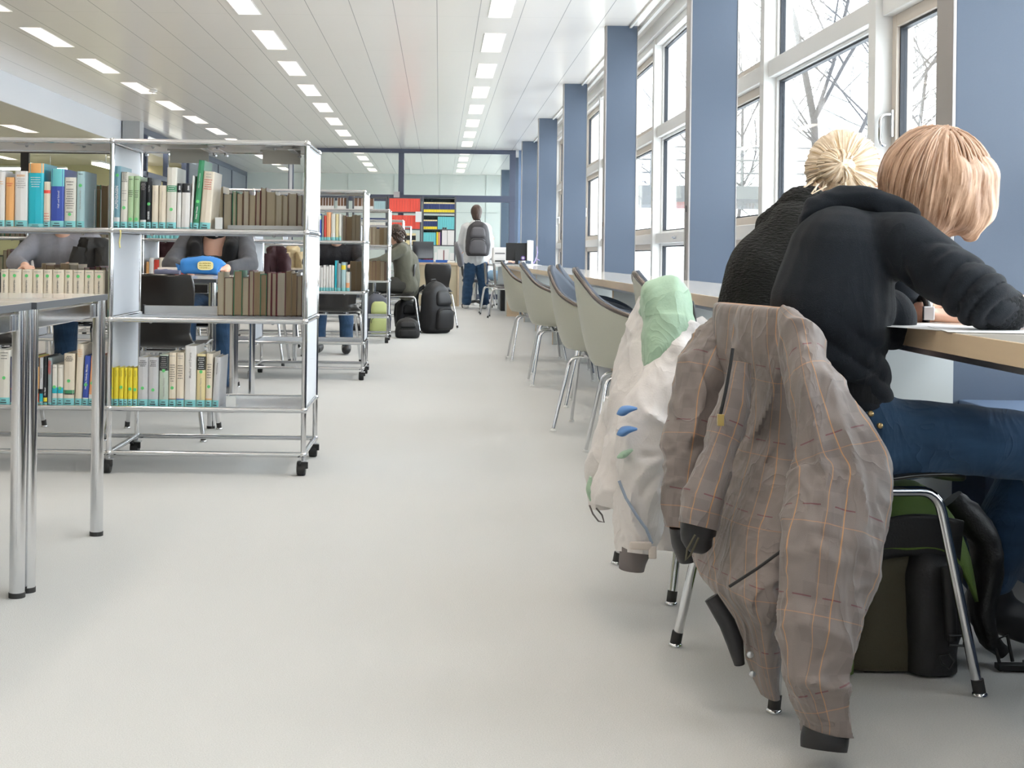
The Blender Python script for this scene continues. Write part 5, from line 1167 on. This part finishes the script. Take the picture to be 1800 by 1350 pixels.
# --- standing person with backpack
G = thing('person', (.60, 22.3, 0), 'standing person in white hoodie and jeans seen from behind, wearing a backpack', 'person')
V3 = Vector
it = [('e', V3((.0,.02,1.56)), (.072,.088,.11)), ('e', V3((.076,.02,1.55)), (.01,.02,.03)), ('e', V3((-.076,.02,1.55)), (.01,.02,.03)), ('c', V3((0,.11,1.54)), .012, V3((0,.10,1.57)), .009), ('c', V3((0,0,1.46)), .052, V3((0,-.01,1.38)), .06),
      ('ch', [(V3((0,0,1.25)),.085),(V3((0,0,1.0)),.08),(V3((0,0,.88)),.08)]), ('ch', [(V3((.17,0,1.33)),.05),(V3((.22,-.01,1.05)),.04),(V3((.20,.06,.82)),.028)]), ('ch', [(V3((-.17,0,1.33)),.05),(V3((-.23,.02,1.08)),.04),(V3((-.18,.16,.95)),.028)]),
      ('ch', [(V3((.09,0,.85)),.07),(V3((.105,.01,.48)),.05),(V3((.125,0,.09)),.04)]), ('ch', [(V3((-.09,0,.85)),.07),(V3((-.105,.0,.48)),.05),(V3((-.125,0,.09)),.04)])]
hand(it, (.20,.06,.80), (0,.1,-1), (1,0,0), True, .4); hand(it, (-.18,.17,.94), (.2,.9,-.3), (0,0,1), False, .4)
blob(it, .010, 4).build('body', SKIN, G)
sw = blob([('ch', [(V3((-.09,0,1.27)),.115),(V3((-.08,0,1.0)),.115),(V3((-.07,0,.82)),.135)]), ('ch', [(V3((0,0,1.25)),.12),(V3((0,0,.82)),.135)]), ('ch', [(V3((.09,0,1.27)),.115),(V3((.08,0,1.0)),.115),(V3((.07,0,.82)),.135)]), ('c', V3((-.15,0,1.345)), .062, V3((.15,0,1.345)), .062),
      ('ch', [(V3((.18,0,1.32)),.068),(V3((.235,-.01,1.05)),.056),(V3((.215,.05,.86)),.045)]), ('ch', [(V3((-.18,0,1.32)),.068),(V3((-.245,.02,1.08)),.056),(V3((-.19,.15,.96)),.042)]), ('c', V3((-.05,-.06,1.39)), .05, V3((.05,-.06,1.39)), .05), ('e', V3((0,-.10,1.34)), (.10,.05,.07))], .011, 5, folds(.006, 9, 2, .6)).build('hoodie', mat('white_grey_cotton', (.66,.67,.68), .8), G)
blob([('ch', [(V3((.07,0,.84)),.112),(V3((.115,.01,.48)),.086),(V3((.145,-.01,.12)),.075)]), ('ch', [(V3((-.07,0,.84)),.112),(V3((-.115,.0,.48)),.086),(V3((-.145,-.01,.12)),.075)])], .011, 5, folds(.008, 9, 7, 1)).build('jeans', DENIM, G)
for s in (-1,1): blob([('c', V3((s*.145,-.02,.045)), .045, V3((s*.17,.17,.04)), .038)], .01, 3).build('shoe', mat('white_sneaker', (.7,.7,.7), .5), G)
ha = blob([('e', V3((0,.0,1.59)), (.095,.11,.115)), ('e', V3((0,-.045,1.52)), (.078,.06,.09))], .01, 3, hair_fold((0,0,1.57), (0,0,1), .004, 7)); hair_uv(ha, (0,0,1.57), (0,0,1)); ha.build('hair', hairmat('brown_hair', (.02,.011,.007), (.10,.055,.038)), G)
def backpack(lb, loc, rz, mt, mt2, s=1.0, group=None, cat='backpack'):
    r = thing('backpack', loc, lb, cat, group, rz)
    bd = B(); sweep(bd, [(0,0,.0,.12*s,.08*s),(0,0,.03*s,.155*s,.105*s),(0,0,.15*s,.165*s,.11*s),(0,0,.30*s,.155*s,.10*s),(0,.01,.40*s,.125*s,.085*s),(0,.02,.455*s,.07*s,.05*s),(0,.02,.475*s,.02*s,.02*s)], n=36, rows=40, e=2.7, fold=jf(.006*s,9,len(lb)), horizontal=True); bd.build('main_compartment', mt, r)
    bd = B(); sweep(bd, [(0,-.095*s,.03*s,.09*s,.03*s),(0,-.105*s,.06*s,.115*s,.04*s),(0,-.105*s,.18*s,.11*s,.04*s),(0,-.095*s,.23*s,.08*s,.025*s),(0,-.09*s,.24*s,.04*s,.01*s)], n=30, rows=24, e=3, fold=jf(.003,12,4), horizontal=True); bd.build('front_pocket', mt2, r)
    bd = B(); sweep(bd, [(0,-.085*s,.25*s,.09*s,.02*s),(0,-.095*s,.28*s,.10*s,.03*s),(0,-.08*s,.36*s,.085*s,.025*s),(0,-.07*s,.39*s,.05*s,.01*s)], n=30, rows=20, e=3, horizontal=True); bd.build('upper_pocket', mt2, r)
    for sx in (-1,1):
        q = B(); q.tube([(sx*.07*s,.075*s,.43*s),(sx*.09*s,.15*s,.38*s),(sx*.10*s,.16*s,.25*s),(sx*.12*s,.10*s,.07*s)], [.018*s,.024*s,.022*s,.010*s], 8); q.build('shoulder_strap', BLACK, r)
    q = B(); q.tube([(-.035*s,.03*s,.455*s),(-.03*s,.035*s,.49*s),(.03*s,.035*s,.49*s),(.035*s,.03*s,.455*s)], .007*s, 8); q.build('grab_handle', BLACK, r)
    q = B(); q.tube([(-.108*s,-.115*s,.09*s),(-.105*s,-.13*s,.19*s),(-.05*s,-.128*s,.225*s),(.05*s,-.128*s,.225*s),(.105*s,-.13*s,.19*s),(.108*s,-.115*s,.09*s)], .004*s, 6); q.build('zip', BLACK, r)
    return r
GREYBP = mat('dark_grey_nylon', (.035,.033,.038), .6); GREYBP2 = mat('mid_grey_nylon', (.10,.096,.105), .6)
backpack('grey and black backpack worn on the back of the standing person', (.62,22.05,.86), 0, GREYBP, GREYBP2, 1.2)
backpack('large black backpack leaning on the floor behind the green sweater chair', (-.03,15.25,0), .9, BLKN, BLKN, 1.22, 'black backpacks on the floor')
backpack('black backpack between the chair legs beside the green sweater', (-.36,15.42,0), .5, BLKN, BLKN, .80, 'black backpacks on the floor')
o = backpack('small black shoulder bag lying in front on the floor, nearest of the bags', (-.32,14.25,0), .1, BLKN, BLKN, .6); o.scale = (1.35,1.1,.75)
o = backpack('grey bag with lime green edge leaning beside the third trolley', (-.66,14.55,0), .4, mat('slate_nylon', (.06,.065,.085), .6), mat('lime_nylon', (.45,.50,.20), .6), .95)
# --- blue pencil case, book, hand items on the scarf wearer's desk
o = thing('pencil_case', (-1.36,7.86,.7405), 'bright blue pencil case with yellow emblem on the desk', 'pencil case', world=True)
bd = B(); sweep(bd, [(-1.485,7.86,.79,.03,.03),(-1.47,7.86,.79,.045,.05),(-1.36,7.86,.798,.052,.055),(-1.27,7.86,.79,.048,.05),(-1.255,7.86,.785,.03,.03)], n=28, rows=30, e=2.8, fold=jf(.004,20,3)); bd.build('case_body', mat('bright_blue_nylon', (.03,.22,.62), .5), o)
YEL = mat('pale_yellow_patch', (.85,.78,.40), .6)
q = B(); q.prism([(.045*abs(math.cos(t))**.6*(1 if math.cos(t) > 0 else -1),0,.026*abs(math.sin(t))**.6*(1 if math.sin(t) > 0 else -1)) for t in [2*PI*i/28 for i in range(28)]], (-1.335,7.799,.795), (0,1,0), .006); q.build('emblem_patch', YEL, o)
q = B(); R = random.Random(3)
for k in range(3):
    for i in range(7): q.box(-1.368+i*.0095,-1.362+i*.0095,7.797,7.799,.779+k*.013,.782+k*.013+R.uniform(0,.004))
q.build('emblem_print', mat('olive_print', (.30,.26,.03), .6), o)
q = B(); q.tube([(-1.46,7.86,.842),(-1.36,7.855,.852),(-1.28,7.86,.842)], .003, 6); q.build('zip', BLACK, o)
o, k_ = book_body(.13, .022, .20, 'red', PAGES, name='book', rnd=False); o.location = (-1.62,7.80,.7405)
tag(o, 'red and white book lying flat beside the blue pencil case', 'book')
o2 = B(); o2.box(0,.11,0,.17,0,.018); o2 = o2.build('book', mat('pale_cover', (.75,.70,.66), .5), origin=(0,0,0), bevel=.002); o2.location = (-1.61,7.81,.7630); tag(o2, 'small pale book lying on the red one beside the pencil case', 'book')
bd = B(); sweep(bd, [(-1.60,7.70,.757,.015,.03),(-1.54,7.70,.757,.016,.035),(-1.46,7.70,.756,.014,.03)], n=20, rows=14, fold=jf(.003,20,6)); tag(bd.build('glove', mat('slate_cloth', (.10,.11,.18), .8)), 'crumpled slate blue cloth in front of the red book', 'cloth')
# --- coats on the far chairs
def coat(lb, px0, px1, py0, Y, mt, seed, h=.45):
    a = P(px0,py0,Y); b = P(px1,py0,Y); c = (a.x+b.x)/2; w = (b.x-a.x)/2; z = a.z
    r = thing('coat', (c,Y,z-h), lb, 'coat', world=True); bd = B()
    sweep(bd, [(c,Y,z,w*.8,.03),(c,Y,z-.03,w*1.05,.05),(c,Y,z-.12,w*1.0,.07),(c,Y,z-.30,w*1.02,.075),(c,Y,z-h,w*.95,.07)], n=40, rows=40, e=2.4, fold=jf(.02,9,seed), horizontal=True); bd.build('coat_body', mt, r)
    for s in (-1,1):
        bd = B(); sweep(bd, [(c+s*w*.8,Y-.05,z-.06,.05,.04),(c+s*w*.98,Y-.06,z-.2,.06,.05),(c+s*w*.95,Y-.06,z-h-.05,.05,.045)], n=24, rows=24, fold=jf(.01,10,seed+1)); bd.build('sleeve', mt, r)
    return r
MRN = mat('dark_maroon_fabric', (.045,.012,.018), .7)
coat('dark maroon coat hung on a chair, seen behind the grey-sleeved shoulder', 268, 318, 424, 10.3, MRN, 3, .35)
coat('dark maroon coat hung on a chair, right of the scarf wearer', 466, 502, 432, 10.45, MRN, 5, .35)
coat('gold and cream patterned coat on a chair seen through the middle shelf', 502, 530, 432, 12.95, mat('gold_cream_fabric', (.48,.38,.22), .5, var=.75, scale=9), 8, .4)
coat('black coat over a chair at the left edge of the gap above the cream volumes', 33, 58, 425, 10.35, mat('black_fabric', (.012,.012,.012), .8), 11, .35)
coat('black coat beside the grey sweater, behind the cream volumes', 140, 190, 417, 8.12, mat('black_fabric', (.012,.012,.012), .8), 14, .33)
# ================================================================= FAR END
BY = 26.5
def at(px, Y=BY): return (px-VX)*Y/FPX
CASEF = mat('dark_grey_case_frame', (.10,.105,.12), .45)
SH = [1.985, 1.69, 1.335, .985, .70, .30]
def xz(px, py, Y): return P(px, py, Y)
cases = [(556,612,'leftmost far bookcase holding white-footed archive boxes'),(620,680.5,'far bookcase with more archive boxes, behind the second trolley end'),(681.5,740.5,'far bookcase filled with red binders'),(741.5,800.5,'far bookcase with teal and dark green binders, nearest the standing person')]
zs = [P(770,y,BY).z for y in (349,374,403.5,431,460)]
for i, (a, b, lb) in enumerate(cases):
    xa, xb = at(a), at(b); r = thing('bookcase', ((xa+xb)/2, BY, 0), lb, 'bookcase', world=True)
    for x in (xa, xb-.03): B().box(x, x+.03, BY-.30, BY, 0, zs[0]+.02).build('upright', CASEF, r)
    for z in zs+[.08]: B().box(xa+.03, xb-.03, BY-.30, BY, z-.018, z).build('shelf_board', CASEF, r)
def far_row(i, k, x0, x1, h, col, name, lb, n_, grp, bands=(), y=None, lean=0):
    """n_ things standing side by side on board k of far case i"""
    xa, xb = at(x0), at(x1); w = (xb-xa)/n_; z = zs[k]+.0005 if k >= 0 else .0
    y = BY-.295 if y is None else y; pr = None
    for j in range(n_):
        if pr is None:
            b = B(); b.box(0,w-.002,0,.22,0,h); 
            for q, (h0, h1, c_) in enumerate(bands): b.box(0,w-.002,-.001,0,h*h0,h*h1,q+1)
            pr = b.build(name, [cm(col)]+[cm(c_) for _,_,c_ in bands], origin=(0,0,0), bevel=.002); o = pr
        else: o = pr.copy(); S.collection.objects.link(o)
        o.location = (xa+j*w, y, z); tag(o, lb, name.replace('_',' ').replace('archive box','box'), grp)
for i, k, x0, x1, n_ in ((0,1,559,588,6),(0,1,594,610,3),(1,1,623,657,5)):
    xa = at(x0); w = (at(x1)-xa)/n_
    for j in range(n_):
        b = B(); b.box(0,.004,0,.24,0,.26); b.box(w-.006,w-.002,0,.24,0,.26); b.box(.004,w-.006,.236,.24,0,.26); b.box(.004,w-.006,.0,.24,0,.004); b.box(.004,w-.006,.03,.034,.004,.25,1); b.box(0,w-.002,-.001,.0,0,.10)
        o = b.build('magazine_file', [cm('white'), cm('brown')], origin=(0,0,0)); o.location = (xa+j*w, BY-.295, zs[1]+.0005); gp = ('left six','next three','right five')[(x0 > 590)+(x0 > 620)]
        tag(o, 'white-footed brown magazine file on the far bookcase, in the %s' % gp, 'file', 'magazine files, '+gp)
far_row(1,1,658,679,.20,'ltblue','bound_journal','mixed pale journals on top board beside the magazine files',8,'pale journals, top board')
far_row(1,2,624,679,.20,'navy','bound_journal','dark blue and pale journals on second board behind the curly head',16,'mixed journals, second board',bands=((.3,.6,'ivory'),))
far_row(2,1,683,740,.27,'salmon','binder','bright red binder on upper board of far bookcase',12,'red binders, upper board')
far_row(2,2,684,740,.26,'salmon','binder','bright red binder on second board of far bookcase',12,'red binders, second board')
far_row(2,3,706,731,.22,'straw','bound_journal','yellow and dark journal behind the monitor near the green sweater',8,'yellow journals',bands=((.4,.8,'black'),))
far_row(3,1,743,800,.19,'navy','box_file','navy box file between two yellow bands, upper board',12,'navy yellow-banded files, upper board',bands=((0,.28,'yellow'),(.85,1,'straw')))
far_row(3,2,743,768,.18,'navy','box_file','navy box file between two yellow bands, second board',6,'navy yellow-banded files, second board',bands=((0,.28,'yellow'),(.85,1,'straw')))
far_row(3,2,769,800,.24,'turq','binder','turquoise binder on second board of far bookcase',8,'turquoise binders, second board')
far_row(3,3,743,766,.24,'turq','binder','turquoise binder on third board of far bookcase',6,'turquoise binders, third board')
for x0, x1, c_, lb, h in ((767,769.5,'yellow','yellow journal right of turquoise binders',.25),(770,773,'peach','orange journal right of the yellow one',.25),(773.3,775,'purple','purple journal right of the orange one',.25),(776.5,785.5,'white','tall white box file, third board of far bookcase',.34),(786,798,'white','wide white box file beside the taller one, third board',.29)):
    far_row(3,3,x0,x1,h,c_,'box_file',lb,1,None)
far_row(3,4,745,762,.17,'salmon','box_file','salmon box file with maroon foot, lowest visible board',3,'salmon maroon files',bands=((0,.45,'maroon'),))
for x0, x1, c_, lb, h in ((764,768,'white','narrow white box behind the counter, left one',.18),(769,779,'white','tall white box standing behind the counter',.24),(779.2,781,'maroon','thin maroon journal between white boxes',.22),(781.5,789,'white','white box right of the maroon journal',.24),(790,800,'white','low white box at the right end of lowest board',.17)):
    far_row(3,4,x0,x1,h,c_,'box_file',lb,1,None)
far_row(3,1,743,800,.30,'dkgreen','bound_volume','dark green bound volume behind the yellow-banded files',20,'dark green volumes, upper board',y=BY-.04)
far_row(3,2,743,800,.27,'dkgreen','bound_volume','dark green bound volume behind turquoise binders, second board',20,'dark green volumes, second board',y=BY-.04)
far_row(3,3,743,800,.30,'dkgreen','bound_volume','dark green bound volume behind files, third board',20,'dark green volumes, third board',y=BY-.04)
far_row(2,1,684,740,.12,'black','box_file','black box showing above or behind red binders, upper board',1,None,y=BY+.02) if False else None
far_row(2,4,732,740,.22,'blue','binder','royal blue binder left of the case upright',2,'royal blue binders')
o = B().box(at(729.5,BY-.34),at(740,BY-.34),BY-.345,BY-.342,P(735,391,BY).z,P(735,373,BY).z).build('notice_sheet', mat('white_paper',(.85,.85,.86),.6)); tag(o, 'white paper notice hanging on the far bookcase beside red binders', 'notice')
# counter
ct = thing('service_counter', (0,23.3,0), 'pale wooden counter desk in front of the far bookcases', 'counter', world=True)
CR = mat('cream_counter_front', (.60,.52,.36), .5)
B().box(-.34,.345,23.2,23.9,.70,.74).build('counter_top', MAPLE, ct, bevel=.002); B().box(-.34,.31,23.24,23.27,.0,.699).build('front_panel', CR, ct); B().box(.315,.345,23.22,23.88,.0,.699).build('side_panel', MAPLE, ct)
o = B().box(-.02,.38,23.92,23.95,0,.72).build('white_partition_panel', WHT); 
tag(o, 'white panel standing right of the wooden counter end', 'panel'); o.location.x += .24
for k, (a, b, lb) in enumerate(((736,762,'blue letter tray on the counter, left one'),(766,788,'blue letter tray on the counter, right one'))):
    x0, x1 = (a-VX)*23.5/FPX, (b-VX)*23.5/FPX; q = B(); q.box(x0,x1,23.4,23.65,.7405,.745); q.box(x0,x1,23.4,23.405,.745,.785); q.box(x0,x1,23.645,23.65,.745,.785); q.box(x0,x0+.005,23.405,23.645,.745,.785); q.box(x1-.005,x1,23.405,23.645,.745,.785)
    tag(q.build('letter_tray', mat('royal_blue_plastic', (.02,.12,.50), .4)), lb, 'tray')
o = thing('desk_phone', (.18,23.45,.7405), 'white desk phone at the right end of the counter', 'phone', world=True)
B().box(.14,.27,23.38,23.55,.7405,.775).build('base', WHT, o, bevel=.01); B().tube([(.15,23.40,.795),(.15,23.52,.795)], .018, 10).build('handset', WHT, o); B().box(.19,.25,23.385,23.40,.776,.782).build('keypad', BLACK, o)
# monitor on the counter left
def monitor(lb, x, y, z, w, h, rz, back=True, body=BLACK, logo=False):
    r = thing('computer_monitor', (x,y,z), lb, 'monitor', rz=rz)
    B().box(-w/2,w/2,-.018,.018,.06,.06+h).build('screen_housing', body, r, bevel=.006); B().box(-w/2+.015,w/2-.015,.0185,.0195,.075,.045+h).build('screen', mat('dark_screen', (.01,.01,.012), .15), r)
    B().box(-.025,.025,-.04,-.02,.01,.20).build('stand_neck', body, r); B().lathe([(.09,0),(.09,.008),(.03,.014)], (0,-.02,0), 'z', 20).build('stand_foot', body, r)
    if logo: B().lathe([(.032,0),(.032,-.004)], (w*.30,-.0185,.10), 'y', 20).lathe([(.017,-.004),(.017,-.006)], (w*.30,-.0185,.10), 'y', 16, 1).build('round_logo', [mat('violet_disc', (.20,.10,.42), .4), WHT], r)
    return r
monitor('black flat monitor on the counter behind the green sweater', -.33+.05, 23.55, .7405, .40, .30, PI+.5)
pd = thing('computer_table', (1.2,20.6,0), 'computer table beyond the far end of the window table', 'table', world=True)
B().box(.80,1.49,19.78,22.6,.712,.742).build('table_top', mat('white_laminate', (.80,.80,.80), .4), pd, bevel=.002)
for y in (19.9,22.5): B().box(.97,1.46,y,y+.03,0,.711).build('panel_leg', WG, pd)
monitor('black monitor seen from behind with small violet disc at the far table', 1.14, 20.1, .7425, .315, .26, 0, logo=True)
monitor('white monitor seen edge-on at the far table', 1.345, 20.2, .7425, .38, .30, 1.35, body=WHT)
pr = thing('printer', (.93,21.2,.7425), 'white boxy printer standing left of the black monitor', 'printer', world=True)
B().box(.825,1.045,21.0,21.4,.743,1.0).build('casing', mat('white_plastic', (.82,.80,.79), .4), pr, bevel=.02); B().box(.86,1.01,20.97,21.0,.78,.80).build('paper_slot', BLACK, pr); B().box(.86,1.01,20.985,20.999,.90,.915).build('control_strip', GREYBP2, pr)
lp = thing('desk_lamp', (1.30,20.9,.7425), 'white curved desk lamp behind the black monitor', 'lamp', world=True)
bd = B(); bd.grid(lambda u, v: Vector((1.10+.20*u, 20.9+.10*(v-.5), 1.0+.07*math.sin(PI*min(1,u*1.05))*math.sin(PI*v)**.5)), 14, 10); bd.build('lamp_shade', WHT, lp, solid=.004); B().tube([(1.29,20.9,.76),(1.29,20.9,1.0),(1.27,20.9,1.03)], .03, 12).build('lamp_stem', WHT, lp); B().lathe([(.07,0),(.07,.012)], (1.29,20.9,.743), 'z', 18).build('base', WHT, lp)
kb = B(); kb.box(.97,1.27,19.85,19.98,.7425,.757); tag(kb.build('keyboard', BLACK, bevel=.003), 'black keyboard before the black monitor', 'keyboard')
tw = B(); tw.box(.98,1.15,21.5,21.9,.001,.42); tag(tw.build('computer_case', BLACK, bevel=.006), 'black computer case on the floor beneath the far table', 'computer')
cb = B(); cb.tube([(1.38,20.3,.76),(1.42,20.2,.80),(1.46,20.25,.92),(1.47,20.6,1.02)], .006, 6); cb.tube([(1.39,20.2,.755),(1.44,20.1,.83),(1.47,20.0,.81)], .006, 6); tag(cb.build('cable', mat('lilac_cable', (.35,.28,.55), .5)), 'lilac cable looping behind the edge-on white monitor', 'cable')
# office chair beside the standing person
oc = thing('office_chair', (.36,22.75,0), 'grey office chair with oval backrest, left of the standing person', 'chair', world=True)
OG = mat('grey_chair_fabric', (.19,.19,.21), .8)
bd = B(); sweep(bd, [(.385,22.78,.69,.02,.10),(.37,22.78,.72,.06,.18),(.345,22.78,.87,.065,.22),(.30,22.78,1.03,.055,.20),(.275,22.78,1.09,.035,.10)], n=30, rows=30); bd.build('backrest', OG, oc)
B().tube([(.55,22.78,.43),(.45,22.78,.45),(.40,22.78,.55),(.385,22.78,.70)], .02, 8).build('back_support', BLACK, oc)
bd = B(); sweep(bd, [(.62,22.78,.42,.10,.10),(.62,22.78,.43,.22,.22),(.62,22.78,.47,.23,.23),(.62,22.78,.49,.19,.19)], n=30, rows=12, e=3, horizontal=True); bd.build('seat', OG, oc)
B().cyl((.62,22.78,.10),(.62,22.78,.42),.025,12).build('gas_lift', CHROME, oc)
for k in range(5):
    t = 2*PI*k/5; e_ = (.62+.27*math.cos(t), 22.78+.27*math.sin(t), .075); b_ = B().tube([(.62,22.78,.11), e_], [.025,.015], 8).build('base_arm', BLACK, oc); B().lathe([(.02,-.015),(.028,-.012),(.028,.012),(.02,.015)], (e_[0],e_[1],.029), 'x', 12).build('wheel', BLACK, b_)
# person in light jeans sitting at the far table
G = seated('person in light blue jeans sitting behind the standing person', .80, 23.7, 1, mat('white_cotton', (.7,.7,.72), .8), DENIML, DKHAIR, rz=-PI/2-.15, lean=.0)
put(copy_tree(gc), .76, 23.7, -98, 'smoky grey shell chair under the person in light jeans')
strip()
